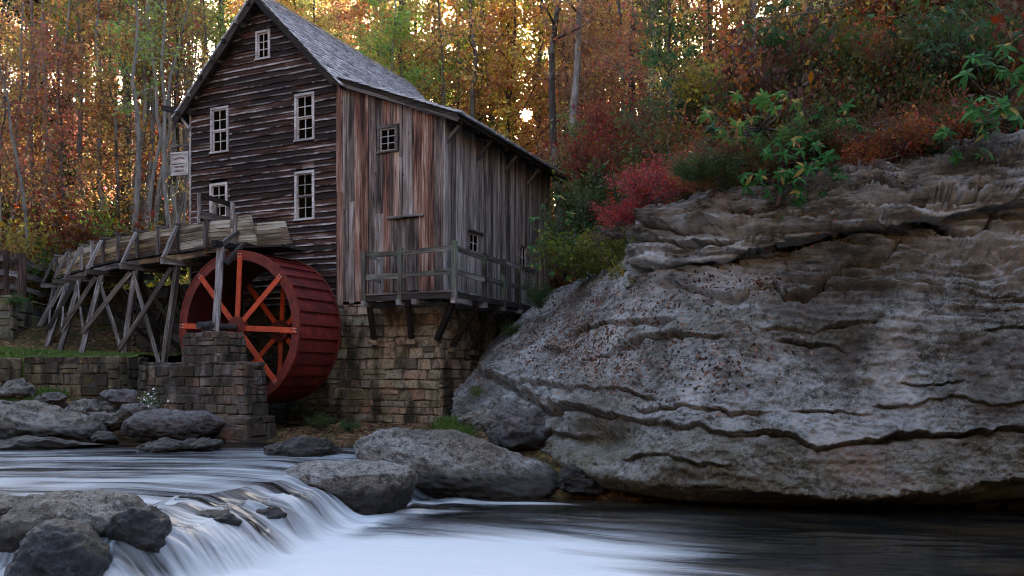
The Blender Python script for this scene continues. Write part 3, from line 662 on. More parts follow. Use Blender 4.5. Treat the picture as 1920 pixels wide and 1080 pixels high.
    vv = np.broadcast_to(v, X.shape); out = out * (1 - 0.7 * sstep(7.9, 8.05, vv) * sstep(8.6, 8.4, vv) * (PX > 1200))
    S2 = S + N * out[..., None]
    zone = np.zeros(S.shape, np.float32)
    zone[..., 0] = np.exp(-(((PX - 1598) / 58) ** 4 + ((PY - 868) / 36) ** 4)) * 0.8 + 0.35 * np.exp(-(((PX - 1690) / 50) ** 2 + ((PY - 905) / 14) ** 2))
    zone[..., 1] = np.clip(sstep(790, 850, PY + wob) * 0.75 + 0.8 * np.exp(-(((PX - 1120) / 90) ** 2 + ((PY - 840) / 60) ** 2)) + 0.5 * np.exp(-(((PX - 1600) / 330) ** 2 + ((PY - 622) / 22) ** 2)), 0, 1)
    la = np.exp(-(((PX - 1080) / 120) ** 2 + ((PY - 640) / 75) ** 2)) * 1.0 + 0.15 * np.exp(-(((PX - 1360) / 60) ** 2 + ((PY - 660) / 110) ** 2)) + 0.5 * np.exp(-(((PX - 1420) / 110) ** 2 + ((PY - 535) / 22) ** 2)) + 0.6 * np.exp(-(((PX - 1180) / 120) ** 2 + ((PY - 570) / 25) ** 2)) + 0.3 * np.exp(-(((PX - 1250) / 200) ** 2 + ((PY - 690) / 60) ** 2))
    zone[..., 2] = np.clip(la, 0, 1) * .6
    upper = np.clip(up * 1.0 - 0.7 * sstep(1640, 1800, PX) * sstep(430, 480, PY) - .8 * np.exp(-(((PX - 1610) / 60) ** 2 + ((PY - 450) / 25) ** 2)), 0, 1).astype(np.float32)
    me = mesh_np('rock_cliff', S2, grid_faces(nc, nr), True)
    a = me.attributes.new('zone', 'FLOAT_VECTOR', 'POINT'); a.data.foreach_set('vector', zone.reshape(-1))
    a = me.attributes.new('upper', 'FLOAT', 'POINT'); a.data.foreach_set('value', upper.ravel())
    tag(link('rock_cliff', me, None, M['cliff']), kind='structure', label='layered grey sandstone cliff overhanging the dark pool')
    return S2, N, PX, PY
CL, CN, CPXg, CPYg = build_cliff()
# ------------------------------------------------------------------ the mill
# its frame: origin at the corner of the lean-to, +X along the fronts (towards the right), +Y back along the side wall
S0 = Vector((-1.715, 21.0, 0)); ANG = -math.atan2(0.4126, 0.911)
D1 = Vector((math.cos(ANG), math.sin(ANG), 0)); D2 = Vector((-math.sin(ANG), math.cos(ANG), 0))
def Wd(x, y, z=0.0): return S0 + D1 * x + D2 * y + Vector((0, 0, z))
def front_x(px, y=0.0):
    b = S0 + D2 * y; q = (px - 960) / F; return (q * b.y - b.x) / (D1.x - q * D1.y)
def front_z(px, py, y=0.0): return (700 - py) / F * Wd(front_x(px, y), y).y
def side_v(px, x=0.0):
    b = S0 + D1 * x; q = (px - 960) / F; return (q * b.y - b.x) / (D2.x - q * D2.y)
def side_z(px, py, x=0.0): return (700 - py) / F * Wd(x, side_v(px, x)).y

mill = thing('grist_mill', 'weathered dark wooden grist mill with shingle roof on a tall stone foundation', 'mill', (S0.x, S0.y, 0), ANG)
XL, XJ = -8.40, -3.25                 # left corner, joint between clapboards and lean-to
ZB = 1.90                             # underside of the timber walls
RX = (XL + XJ) / 2; RZ = 10.45; SL = 1.03   # ridge and slope of the main roof
DEP = 7.13
def roof_z(x): return RZ - abs(x - RX) * SL
def shed_z(x): return 6.50 - x * 0.39          # underside of lean-to roof over the front wall

def window(x0, x1, z0, z1, y, rows, cols, split=None, side=False, label=None, frame_w=0.07, fm=None):
    """frame proud of the wall, sash bars, one pane mesh per light; local x (or y on the side wall)"""
    def T(a, z, d): return (d, a, z) if side else (a, y - d, z)
    sgn = 1
    fr = MB()
    def bx(mb, a0, a1, b0, b1, d0, d1):
        p = T(a0, b0, d0); q = T(a1, b1, d1)
        mb.box([min(p[i], q[i]) for i in range(3)], [max(p[i], q[i]) for i in range(3)])
    fw = frame_w
    bx(fr, x0, x0 + fw, z0, z1, -0.06, 0.05); bx(fr, x1 - fw, x1, z0, z1, -0.06, 0.05)
    bx(fr, x0 + fw, x1 - fw, z1 - fw, z1, -0.06, 0.05); bx(fr, x0 - 0.02, x1 + 0.02, z0 - 0.045, z0 - 0.001, -0.06, 0.075)
    w = fr.build('window', fm or M['frame'], mill)
    if label: w['label'] = label
    ax0, ax1, bz0, bz1 = x0 + fw, x1 - fw, z0, z1 - fw
    sb = MB(); sw = 0.022; es = 0.035
    for zz0, zz1, dd in ([(bz0, bz1, 0.0)] if not split else [(bz0, (bz0 + bz1) / 2, -0.015), ((bz0 + bz1) / 2, bz1, 0.01)]):
        n = rows if not split else rows // 2
        bx(sb, ax0, ax1, zz0, zz0 + es, dd - 0.02, dd + 0.012); bx(sb, ax0, ax1, zz1 - es, zz1, dd - 0.02, dd + 0.012)
        bx(sb, ax0, ax0 + es, zz0 + es, zz1 - es, dd - 0.02, dd + 0.012); bx(sb, ax1 - es, ax1, zz0 + es, zz1 - es, dd - 0.02, dd + 0.012)
        cw = (ax1 - ax0 - 2 * es) / cols; ch = (zz1 - zz0 - 2 * es) / n
        for c in range(1, cols): bx(sb, ax0 + es + c * cw - sw / 2, ax0 + es + c * cw + sw / 2, zz0 + es, zz1 - es, dd - 0.018, dd + 0.010)
        for r in range(1, n): bx(sb, ax0 + es, ax1 - es, zz0 + es + r * ch - sw / 2, zz0 + es + r * ch + sw / 2, dd - 0.016, dd + 0.008)
        for c in range(cols):
            for r in range(n):
                pn = MB(); e = 0.003; tl = random.uniform(-0.006, 0.006)
                a0 = ax0 + es + c * cw + sw / 2 - e; a1 = ax0 + es + (c + 1) * cw - sw / 2 + e; b0 = zz0 + es + r * ch + sw / 2 - e; b1 = zz0 + es + (r + 1) * ch - sw / 2 + e
                p = [T(a0, b0, dd - 0.010), T(a1, b0, dd - 0.010 + tl), T(a1, b1, dd - 0.010 + tl), T(a0, b1, dd - 0.010)]
                q = [T(a0, b0, dd - 0.014), T(a1, b0, dd - 0.014 + tl), T(a1, b1, dd - 0.014 + tl), T(a0, b1, dd - 0.014)]
                pn.add(p + q, [(0, 1, 2, 3), (7, 6, 5, 4), (0, 4, 5, 1), (1, 5, 6, 2), (2, 6, 7, 3), (3, 7, 4, 0)])
                pn.build('pane', M['glass'], w)
    sb.build('sash', M['frame'], w)
    return (x0, x1, z0, z1)
def fwin(px0, px1, py0, py1):
    x0, x1 = front_x(px0), front_x(px1); xm = (px0 + px1) / 2
    return x0, x1, front_z(px0, py1), front_z(px0, py0)
WF = []
WF.append(window(*fwin(481, 508, 111, 58), 0, 3, 2)) if False else None
def addw(px0, px1, pyt, pyb, rows, cols, split, store, label=None, fm=None):
    x0, x1 = front_x(px0), front_x(px1); z1 = front_z(px0, pyt); z0 = front_z(px0, pyb)
    window(x0, x1, z0, z1, 0, rows, cols, split, label=label, fm=fm); store.append((x0 - 0.005, x1 + 0.005, z0 - 0.05, z1))
WM, WS = [], []
addw(481, 508, 60, 112, 3, 2, False, WM, 'small six-pane attic window under the gable peak')
addw(396, 430, 204, 287, 4, 2, True, WM, 'upper left eight-pane window of the gable')
addw(554, 591, 178, 264, 4, 2, True, WM, 'upper right eight-pane window of the gable')
addw(395, 428, 345, 425, 4, 2, True, WM, 'window behind the flume walkway')
addw(554, 591, 323, 412, 4, 2, True, WM, 'lower right eight-pane window above the wheel')
addw(709, 747, 238, 286, 3, 2, False, WS, 'small six-pane window in the red-brown lean-to boards', M['timber'])
# side wall windows
SV = []
for a, b, t, bt, lab in ((877, 897, 432, 470, 'tiny window in the side wall above the balcony'), (972, 986, 458, 500, 'half hidden window behind the bush')):
    v0, v1 = side_v(a), side_v(b); z1 = side_z(a, t); z0 = side_z(a, bt)
    window(v0, v1, z0, z1, 0, 2, 2, False, side=True, label=lab, frame_w=0.045, fm=M['timber']); SV.append((v0, v1, z0 - 0.05, z1))
lt = MB(); lt.box((0.03, SV[0][0] - 0.08, SV[0][3] + 0.002), (0.11, SV[0][1] + 0.22, SV[0][3] + 0.04)); lt.build('window_hood', M['timber'], mill)

# dark core so nothing shows through the gaps
core = MB()
def prism(mb, poly, y0, y1):
    n = len(poly); V = [(x, y0, z) for x, z in poly] + [(x, y1, z) for x, z in poly]
    mb.add(V, [tuple(range(n)), tuple(reversed(range(n, 2 * n)))] + [(i, i + n, (i + 1) % n + n, (i + 1) % n) for i in range(n)])
prism(core, [(XL + .06, ZB), (XJ, ZB), (XJ, roof_z(XJ) - 0.05), (RX, RZ - 0.08), (XL + .06, roof_z(XL) - 0.05)], 0.05, DEP - 0.05)
prism(core, [(XJ, ZB), (-0.05, ZB), (-0.05, shed_z(0) - 0.04), (XJ, shed_z(XJ) - 0.04)], 0.05, DEP - 0.05)
core.build('wall_core', M['black'], mill)

def cut(a, b, wins, lo, hi, ax0, ax1):
    """split interval a..b by windows whose other-axis range meets lo..hi"""
    segs = [(a, b)]
    for w in wins:
        w0, w1, q0, q1 = (w[ax0], w[ax0 + 1], w[ax1], w[ax1 + 1])
        if q0 < hi - 0.02 and q1 > lo + 0.02:
            ns = []
            for s, e in segs:
                if w1 <= s or w0 >= e: ns.append((s, e))
                else:
                    if w0 - s > 0.03: ns.append((s, w0 - 0.004))
                    if e - w1 > 0.03: ns.append((w1 + 0.004, e))
            segs = ns
    return segs

def clapboard(x0, x1, z, h, first):
    """one lapped board: bottom edge stands out, wavy, worn"""
    Me = MB(); n = max(2, int((x1 - x0) / 0.22)); V = []
    base = random.gauss(0, 0.003); tilt = random.gauss(0, 0.006)
    for i in range(n + 1):
        x = x0 + (x1 - x0) * i / n
        zl = z + random.gauss(0, 0.006) + tilt * (i / n - .5); zt0 = min(z + h + 0.03, roof_z(x) - 0.04); zl = min(zl, zt0 - 0.004)
        o = 0.048 + base + random.gauss(0, 0.004)
        V += [(x, -0.004, zl), (x, -o, zl), (x, -o + 0.004, zl + 0.022), (x, -0.012, zt0), (x, 0.012, zt0)]
    Fs = [(0, 1, 2, 3, 4), tuple(n * 5 + k for k in (4, 3, 2, 1, 0))]
    for i in range(n):
        for k in range(5):
            k2 = (k + 1) % 5; Fs.append((i * 5 + k, i * 5 + 5 + k, i * 5 + 5 + k2, i * 5 + k2))
    me = bpy.data.meshes.new('clapboard'); me.from_pydata([(a - x0, b, c - z) for a, b, c in V], [], Fs); me.update()
    return link('clapboard', me, mill, M['clap'], Matrix.Translation((x0, 0, z)))
h = 0.176; z = ZB - 0.02
while z < RZ - 0.25:
    zt = z + h
    xa, xb = XL, XJ
    if zt > roof_z(XL):
        half = (RZ - z) / SL - 0.02; xa = max(XL, RX - half); xb = min(XJ, RX + half)
    joints = sorted(random.sample([xa + (xb - xa) * k / 7 for k in range(1, 7)], 1 if xb - xa > 2.5 else 0)) if xb - xa > 2.5 else []
    if random.random() < 0.35 and xb - xa > 4: joints = sorted(joints + [xa + (xb - xa) * random.choice((.3, .55, .78))])
    e = [xa] + joints + [xb]
    for a, b in zip(e[:-1], e[1:]):
        if b - a < 0.1: continue
        for s, t in cut(a + 0.002, b - 0.002, WM, z, zt, 0, 2): clapboard(s, t, z, h, False)
    z += h
cb = MB(); cb.box((XL - 0.05, -0.055, ZB), (XL - 0.002, 0.06, roof_z(XL) - 0.05)); cb.build('corner_board', M['frame'], mill)
# left long wall, plain lapped boards
z = ZB
while z < roof_z(XL) - 0.2:
    mb = MB(); mb.add([(XL - 0.055, 0.06, z), (XL - 0.055, DEP, z), (XL - 0.012, DEP, z + 0.2), (XL - 0.012, 0.06, z + 0.2), (XL + 0.05, 0.06, z), (XL + 0.05, DEP, z), (XL + 0.05, DEP, z + 0.2), (XL + 0.05, 0.06, z + 0.2)],
       [(0, 3, 2, 1), (4, 5, 6, 7), (0, 1, 5, 4), (2, 3, 7, 6), (1, 2, 6, 5), (3, 0, 4, 7)]); mb.build('clapboard', M['clap'], mill); z += 0.19
# rear wall of main block and lean-to
mb = MB(); prism(mb, [(XL, ZB), (0, ZB), (0, shed_z(0) - 0.05), (XJ, shed_z(XJ) - 0.06), (XJ, roof_z(XJ) - 0.06), (RX, RZ - 0.1), (XL, roof_z(XL) - 0.06)], DEP - 0.04, DEP); mb.build('rear_wall', M['board_grey'], mill)

# door in the lean-to
dx0, dx1 = front_x(739), front_x(786); dz1 = front_z(739, 412); dz0 = 2.12
DOOR = (dx0 - 0.06, dx1 + 0.06, dz0 - 0.1, dz1 + 0.07)
dr = MB(); dr.box((dx0, -0.012, dz0), (dx1, 0.03, dz1))
door = link('door', None or plank_mesh(dz1 - dz0, dx1 - dx0, 0.03, 6, 0.003), mill, M['board_grey'], Matrix(((0, -1, 0, (dx0 + dx1) / 2), (0, 0, -1, -0.005), (1, 0, 0, dz0), (0, 0, 0, 1))))
door['label'] = 'plain grey plank door behind the balcony rail'
hd = MB(); hd.tube([(dx1 - 0.10 + 0 * 1, -0.03, dz0 + 0.95), (dx1 - 0.10, -0.06, dz0 + 0.95)], 0.02, 8); hd.build('handle', M['iron'], door)
door.children[0].matrix_parent_inverse = door.matrix_basis.inverted()
timber('door_frame', (dx0 - 0.05, -0.02, dz0 - 0.05), (dx0 - 0.05, -0.02, dz1 + 0.02), 0.08, 0.05, mill, M['board_grey'], up=(0, 1, 0))
timber('door_frame', (dx1 + 0.05, -0.02, dz0 - 0.05), (dx1 + 0.05, -0.02, dz1 + 0.02), 0.08, 0.05, mill, M['board_red'], up=(0, 1, 0))
timber('door_frame', (dx0 - 0.16, -0.04, dz1 + 0.05), (dx1 + 0.16, -0.04, dz1 + 0.05), 0.10, 0.055, mill, M['timber'], seg=6, jit=0.008)
timber('door_frame', (dx0 - 0.12, -0.10, dz0 - 0.08), (dx1 + 0.12, -0.10, dz0 - 0.08), 0.18, 0.06, mill, M['timber'], seg=5)

def vboard(a0, a1, z0, z1, d, side, mat):
    """upright board on the front (a = x) or on the side wall (a = y); own X axis runs up"""
    me = plank_mesh(z1 - z0, a1 - a0, 0.028, max(3, int((z1 - z0) / 0.6)), 0.0035)
    c = (a0 + a1) / 2
    if side: Mx = Matrix(((0, 0, 1, d), (0, 1, 0, c), (1, 0, 0, z0), (0, 0, 0, 1))); Mx = Matrix(((0, 0, 1, d), (0, -1, 0, c), (1, 0, 0, z0), (0, 0, 0, 1)))
    else: Mx = Matrix(((0, -1, 0, c), (0, 0, -1, -d), (1, 0, 0, z0), (0, 0, 0, 1)))
    return link('board', me, mill, mat, Mx)
x = XJ + 0.005; k = 0
while x < -0.03:
    w = random.choice((0.08, 0.17, 0.20, 0.24, 0.11)); x1 = min(x + w, -0.005)
    if -0.005 - x1 < 0.06: x1 = -0.005
    zb = ZB - 0.03 + random.uniform(-0.06, 0.03); zt = shed_z((x + x1) / 2) - 0.03
    thin = w < 0.12
    d = (0.040 if thin else 0.012) + random.uniform(-0.004, 0.005)
    mat = M['board_grey'] if (random.random() < (0.28 if not thin else 0.55)) else M['board_red']
    segs = cut(zb, zt, WS + [DOOR], x, x1, 2, 0)
    for s, e in segs:
        if e - s > 2.6 and random.random() < 0.5:
            m = s + (e - s) * random.uniform(.3, .6); vboard(x, x1 - 0.006, s, m - 0.004, d, False, mat); vboard(x, x1 - 0.006, m, e, d + .004, False, M['board_red'] if random.random() < .5 else M['board_grey'])
        else: vboard(x, x1 - 0.006, s, e, d, False, mat)
    x = x1
timber('corner_board', (0.012, 0.06, ZB - 0.04), (0.012, 0.06, shed_z(0) - 0.05), 0.14, 0.05, mill, M['board_side'], up=(1, 0, 0))
v = 0.14
while v < DEP - 0.02:
    w = random.choice((0.13, 0.16, 0.19, 0.09)); v1 = min(v + w, DEP)
    for s, e in cut(ZB - 0.05, shed_z(0) - 0.06, SV, v, v1, 2, 0): vboard(v, v1 - 0.006, s, e, 0.012 + random.uniform(-0.006, 0.010), True, M['board_side'] if random.random() < 0.86 else M['board_grey'])
    v = v1

# roofs: boarded deck (part) with split shingles in uneven courses on top
def shingle_slope(A, B, down, length, course=0.23, kind_name='shingles'):
    """A->B runs along the top edge, down is the unit vector downslope"""
    A = Vector(A); B = Vector(B); down = Vector(down).normalized(); along = (B - A).normalized(); nrm = along.cross(down).normalized()
    if nrm.z < 0: nrm = -nrm
    W = (B - A).length; mb = MB(); rows = int(length / course) + 1
    for r in range(rows):
        s = 0.0; rl = random.uniform(0.065, 0.085)
        while s < W:
            w = random.uniform(0.09, 0.20); e = min(s + w, W)
            d0 = r * course - 0.10; d1 = min((r + 1) * course, length + 0.05) + random.uniform(-0.016, 0.018)
            th = random.uniform(0.04, 0.055); lift = rl + random.uniform(-0.010, 0.012); g = 0.004
            def q(a, d, n): return A + along * a + down * d + nrm * n
            mb.add([q(s + g, d0, 0.0), q(e - g, d0, 0.0), q(e - g, d1, lift - th), q(s + g, d1, lift - th), q(s + g, d0, 0.012), q(e - g, d0, 0.012), q(e - g, d1, lift + random.uniform(-.004, .004)), q(s + g, d1, lift)],
                   [(0, 3, 2, 1), (4, 5, 6, 7), (0, 1, 5, 4), (1, 2, 6, 5), (2, 3, 7, 6), (3, 0, 4, 7)])
            s = e
    return mb
YF, YR = -0.32, DEP + 0.95
ROOF_EX = 0.42; sl = Vector((1, 0, -SL)).normalized()
Lr = math.hypot(XJ + 0.32 - RX, (XJ + 0.32 - RX) * SL); Ll = math.hypot(RX - (XL - ROOF_EX), (RX - XL + ROOF_EX) * SL)
rd = MB(); prism(rd, [(RX, RZ + 0.0), (RX, RZ + 0.09), (XJ + 0.3, roof_z(XJ + 0.3) + 0.09), (XJ + 0.3, roof_z(XJ + 0.3))], YF + .03, YR - .03)
prism(rd, [(RX, RZ + 0.09), (RX, RZ + 0.0), (XL - ROOF_EX, roof_z(XL - ROOF_EX)), (XL - ROOF_EX, roof_z(XL - ROOF_EX) + 0.09)], YF + .03, YR - .03)
roof = rd.build('roof', M['dark_timber'], mill); roof['label'] = 'steep main gable roof of split shingles'
shingle_slope((RX, YF, RZ + 0.10), (RX, YR, RZ + 0.10), sl, Lr).build('shingles', M['shingle'], roof, kind='stuff')
shingle_slope((RX, YF, RZ + 0.10), (RX, YR, RZ + 0.10), (-1, 0, -SL), Ll).build('shingles', M['shingle'], roof, kind='stuff')
rc = MB(); rc.beam((RX - 0.09, YF, RZ + 0.09), (RX - 0.09, YR, RZ + 0.09), 0.22, 0.03, up=(-0.7, 0, 0.7)); rc.beam((RX + 0.09, YF, RZ + 0.095), (RX + 0.09, YR, RZ + 0.095), 0.22, 0.03, up=(0.7, 0, 0.7)); rc.build('ridge_board', M['timber'], roof)
# shed roof, continuous with an overhang on the right
ex = 0.50; sd = MB()
prism(sd, [(XJ - 0.02, shed_z(XJ) + 0.02), (ex, shed_z(ex)), (ex, shed_z(ex) + 0.10), (XJ - 0.02, shed_z(XJ) + 0.12)], -0.20, DEP + 0.45)
sroof = sd.build('roof', M['dark_timber'], mill); sroof['label'] = 'low lean-to roof with a deep right eave'
shingle_slope((XJ, -0.26, shed_z(XJ) + 0.12), (XJ, DEP + 0.5, shed_z(XJ) + 0.12), (1, 0, -0.39), math.hypot(ex + 0.05 - XJ, 0.39 * (ex + .05 - XJ)), 0.2).build('shingles', M['shingle'], sroof, kind='stuff')
for k in range(9):
    y = 0.1 + k * (DEP + .1) / 8; timber('rafter_tail', (0.04, y, shed_z(0.04) - 0.05), (ex - .03, y, shed_z(ex - .03) - 0.05), 0.06, 0.09, sroof, M['dark_timber'])
timber('barge_board', (XJ, -0.16, shed_z(XJ) - 0.03), (ex, -0.16, shed_z(ex) - 0.03), 0.04, 0.11, mill, M['timber'], seg=8, jit=0.006)
timber('barge_board', (RX, YF + 0.05, RZ - 0.05), (XL - ROOF_EX, YF + 0.05, roof_z(XL - ROOF_EX) - 0.05), 0.05, 0.17, mill, M['dark_timber'], seg=8)
timber('barge_board', (RX, YF + 0.05, RZ - 0.05), (XJ + .1, YF + 0.05, roof_z(XJ + .1) - 0.05), 0.05, 0.13, mill, M['dark_timber'], seg=8)
for k in range(7):
    t = (k + .4) / 6.6; xx = RX + (XL - ROOF_EX + .1 - RX) * t; zz = roof_z(xx) - 0.06
    timber('purlin_end', (xx, YF - 0.06, zz + .06), (xx, 0.06, zz + .06), 0.09, 0.10, mill, M['timber'] if k % 2 else M['dark_timber'], jit=0.004)
for k, (px, sv) in enumerate(((867, 0.10), (925, 1.84), (972, 3.55), (1015, 5.25))):
    timber('eave_bracket', (0.03, sv, shed_z(0) - 0.68), (ex - 0.07, sv, shed_z(ex) - 0.05), 0.075, 0.08, mill, M['timber'], up=(0, 1, 0))
    timber('eave_beam', (0.03, sv, shed_z(0) - 0.14), (ex - 0.05, sv, shed_z(ex - .05) - 0.09), 0.08, 0.09, mill, M['dark_timber'])
# beam with a wooden chute that juts out of the left gable corner
def leftpt(px, py, y): return Vector((front_x(px, y), y, front_z(px, py, y)))
a = leftpt(306, 203, -0.1); b = Vector((XL + 0.05, -0.1, a.z - 0.28))
timber('hoist_beam', a, b + Vector((0.1, 0, 0)), 0.17, 0.14, mill, M['dark_timber'], seg=5)
timber('hoist_brace', (XL - 0.02, -0.1, a.z - 0.72), (XL - 0.42, -0.1, a.z - 0.26), 0.05, 0.08, mill, M['frame'], up=(0, 1, 0))

# ---------------------------------------------------------------- cut-stone walls
STONE = []
def stone_variants():
    rr = random.Random(5)
    for k in range(14):
        bm = bmesh.new(); bmesh.ops.create_cube(bm, size=1.0)
        for v_ in bm.verts: v_.co += Vector((rr.uniform(-.05, .05), rr.uniform(-.09, .09), rr.uniform(-.075, .075)))
        bmesh.ops.bevel(bm, geom=bm.edges[:], offset=0.075, segments=1, affect='EDGES', profile=0.5)
        for v_ in bm.verts: v_.co += Vector((rr.uniform(-.025, .025), rr.uniform(-.10, .10), rr.uniform(-.03, .03)))
        me = bpy.data.meshes.new('stone'); bm.to_mesh(me); bm.free(); STONE.append(me)
stone_variants()
SMESH = {}
def stone_obj(name, parent, c, sx, sy, sz, rz, mat, depthjit=0.02):
    me0 = random.choice(STONE); key = (me0.name, mat.name)
    if key not in SMESH:
        m = me0.copy(); m.materials.append(mat); SMESH[key] = m
    Mx = Matrix.Translation(c) @ Matrix.Rotation(rz, 4, 'Z') @ Matrix.Diagonal((sx * random.choice((1, -1)), sy, sz * random.choice((1, -1)), 1))
    return link(name, SMESH[key], parent, None, Mx)
def ashlar(parent, p0, p1, z0, z1, mat, rh=(0.17, 0.28), lw=(0.24, 0.52), depth=0.24, batter=0.0, top=None, backing=None, name='stone', joint=0.021, ragged=0.0, stuff=None, outward=1, zfun=None):
    """courses of separate stones from p0 to p1 (plan, parent frame); faces point to the right-hand side of p0->p1 times outward"""
    p0 = Vector((p0[0], p0[1], 0)); p1 = Vector((p1[0], p1[1], 0)); d = (p1 - p0); L = d.length; d.normalize(); n = Vector((d.y, -d.x, 0)) * outward
    rz = math.atan2(d.y, d.x); z = z0; H = z1 - z0; acc = []
    while z < z1 - 0.05:
        h_ = random.uniform(*rh)
        if z + h_ > z1 - 0.07: h_ = z1 - z
        inset = batter * (z + h_ / 2 - z0) / max(H, .01)
        s = -random.uniform(0, 0.12)
        while s < L - 0.04:
            w_ = random.uniform(*lw) * (1.15 if h_ > 0.22 else 0.9); e = min(s + w_, L)
            if L - e < lw[0] * 0.5: e = L
            s0 = max(s, 0)
            if e - s0 > 0.06:
                hh = h_; zz = z
                if random.random() < 0.10 and h_ > 0.2: parts = [(z, h_ / 2), (z + h_ / 2, h_ / 2)]
                else: parts = [(z, h_)]
                for zz, hh in parts:
                    if zfun is not None and zz + hh * .5 < zfun((s0 + e) / 2): continue
                    c = p0 + d * ((s0 + e) / 2) + n * (-depth / 2 - inset + random.gauss(0, 0.012)) + Vector((0, 0, zz + hh / 2))
                    acc.append(stone_obj(name, parent, c, e - s0 - joint, depth, hh - joint, rz + random.gauss(0, 0.012), mat))
            s = e
        z += h_
    b = MB(); bk = 0.05
    en = min(depth + batter * .9, L * .4); q0 = p0 + d * en; q1 = p1 - d * en
    q = [q0 + n * -bk, q1 + n * -bk, q1 + n * -(bk + depth), q0 + n * -(bk + depth)]
    qt = [p + n * -batter for p in q]
    b.add([(p.x, p.y, z0 - .02) for p in q] + [(p.x, p.y, z1 - .03) for p in qt], [(0, 1, 2, 3), (7, 6, 5, 4), (0, 4, 5, 1), (1, 5, 6, 2), (2, 6, 7, 3), (3, 7, 4, 0)])
    b.build('mortar', backing or M['mortar'], parent)
    return acc
# foundation under the mill: front, right side; the stretch behind the wheel is one joined part
n0 = len(bpy.data.objects)
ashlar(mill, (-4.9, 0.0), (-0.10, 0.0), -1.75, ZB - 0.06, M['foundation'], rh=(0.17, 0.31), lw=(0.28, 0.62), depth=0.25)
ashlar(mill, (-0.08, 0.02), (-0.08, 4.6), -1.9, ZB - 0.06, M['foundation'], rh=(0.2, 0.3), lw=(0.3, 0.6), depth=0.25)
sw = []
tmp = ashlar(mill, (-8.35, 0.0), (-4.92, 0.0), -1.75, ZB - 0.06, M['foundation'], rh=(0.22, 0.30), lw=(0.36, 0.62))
def join_parts(objs, name, parent, mat, kind='stuff'):
    V = []; Fs = []; n = 0
    for o in objs:
        mb_ = o.matrix_basis; V += [tuple(mb_ @ v_.co) for v_ in o.data.vertices]; Fs += [tuple(n + i for i in p.vertices) for p in o.data.polygons]; n += len(o.data.vertices)
        bpy.data.objects.remove(o)
    me = bpy.data.meshes.new(name); me.from_pydata(V, [], Fs); me.update(); return link(name, me, parent, mat, None, kind)
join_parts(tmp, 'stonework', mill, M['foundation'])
fc = MB(); fc.box((-8.3, 0.3, -2.4), (-0.36, DEP - .1, ZB)); fc.box((-8.3, 0.26, -2.5), (-0.1, 0.3, -1.7)); fc.build('foundation_core', M['mortar_dark'], mill)

# ---------------------------------------------------------------- balcony round the lean-to corner
BW = 0.776; BX = 0.735; DZ = 2.0
bal = MB(); bal.box((front_x(683, -BW) - .03, -BW - 0.03, DZ - 0.19), (BX + .03, -BW + 0.05, DZ - 0.05)); bal.box((BX - .05, -BW + .052, DZ - 0.19), (BX + .03, 4.5, DZ - 0.05))
xl = front_x(683, -BW)
balc = bal.build('balcony', M['dark_timber'], mill); balc['label'] = 'narrow railed balcony wrapping the lean-to corner'
for k in range(5):
    y0 = -BW - 0.05 + k * (BW / 5) + 0.0; timber('deck_board', (xl - 0.03, y0 + .08, DZ - 0.03), (BX + 0.04 if k < 5 else 0, y0 + .08, DZ - 0.03), BW / 5 - 0.012, 0.035, balc, M['timber'])
for k in range(5):
    x0 = 0.06 + k * 0.145; timber('deck_board', (x0 + .03, 0.03, DZ - 0.03), (x0 + .03, 4.5, DZ - 0.03), 0.133, 0.035, balc, M['timber'])
PO = [(xl, -BW), (front_x(750, -BW), -BW), (BX, -BW)] + [(BX, side_v(p, BX)) for p in (908, 944, 972, 1003)]
RH = 1.08
for i, (x, y) in enumerate(PO):
    timber('post', (x, y, DZ - 0.22), (x + random.gauss(0, .012), y, DZ + RH + (0.08 if i == 2 else random.uniform(-.03, .02))), 0.12, 0.115 if i == 2 else 0.09, balc, M['rail'], up=(0, 1, 0))
timber('post', (xl + .04, -0.09, DZ - 0.05), (xl + .04, -0.09, DZ + RH - 0.05), 0.1, 0.09, balc, M['timber'], up=(0, 1, 0))
for zr in (DZ + RH - 0.10, DZ + 0.42):
    timber('rail', (xl + 0.05, -BW + .0, zr), (PO[1][0] - 0.05, -BW, zr - .02), 0.05, 0.13, balc, M['rail'])
    timber('rail', (PO[1][0] + 0.05, -BW, zr - .01), (BX - 0.07, -BW, zr + .03), 0.05, 0.12, balc, M['rail'])
    for a_, b_ in zip(PO[2:-1], PO[3:]): timber('rail', (BX, a_[1] + .06, zr + .01), (BX, b_[1] - .05, zr - .01), 0.05, 0.12, balc, M['timber'])
    timber('rail', (xl, -BW + 0.06, zr), (xl + .03, -0.1, zr - .02), 0.045, 0.10, balc, M['timber'])
for k, y in enumerate((0.75, 1.9, 3.0, 4.1)):
    timber('joist', (-0.05, y, DZ - 0.26), (BX + 0.10, y, DZ - 0.26), 0.13, 0.13, balc, M['timber'])
for k, x in enumerate((xl + .02, PO[1][0], -0.35, BX)):
    timber('joist', (x, 0.0, DZ - 0.26), (x, -BW - 0.10, DZ - 0.26), 0.13, 0.13, balc, M['timber'])
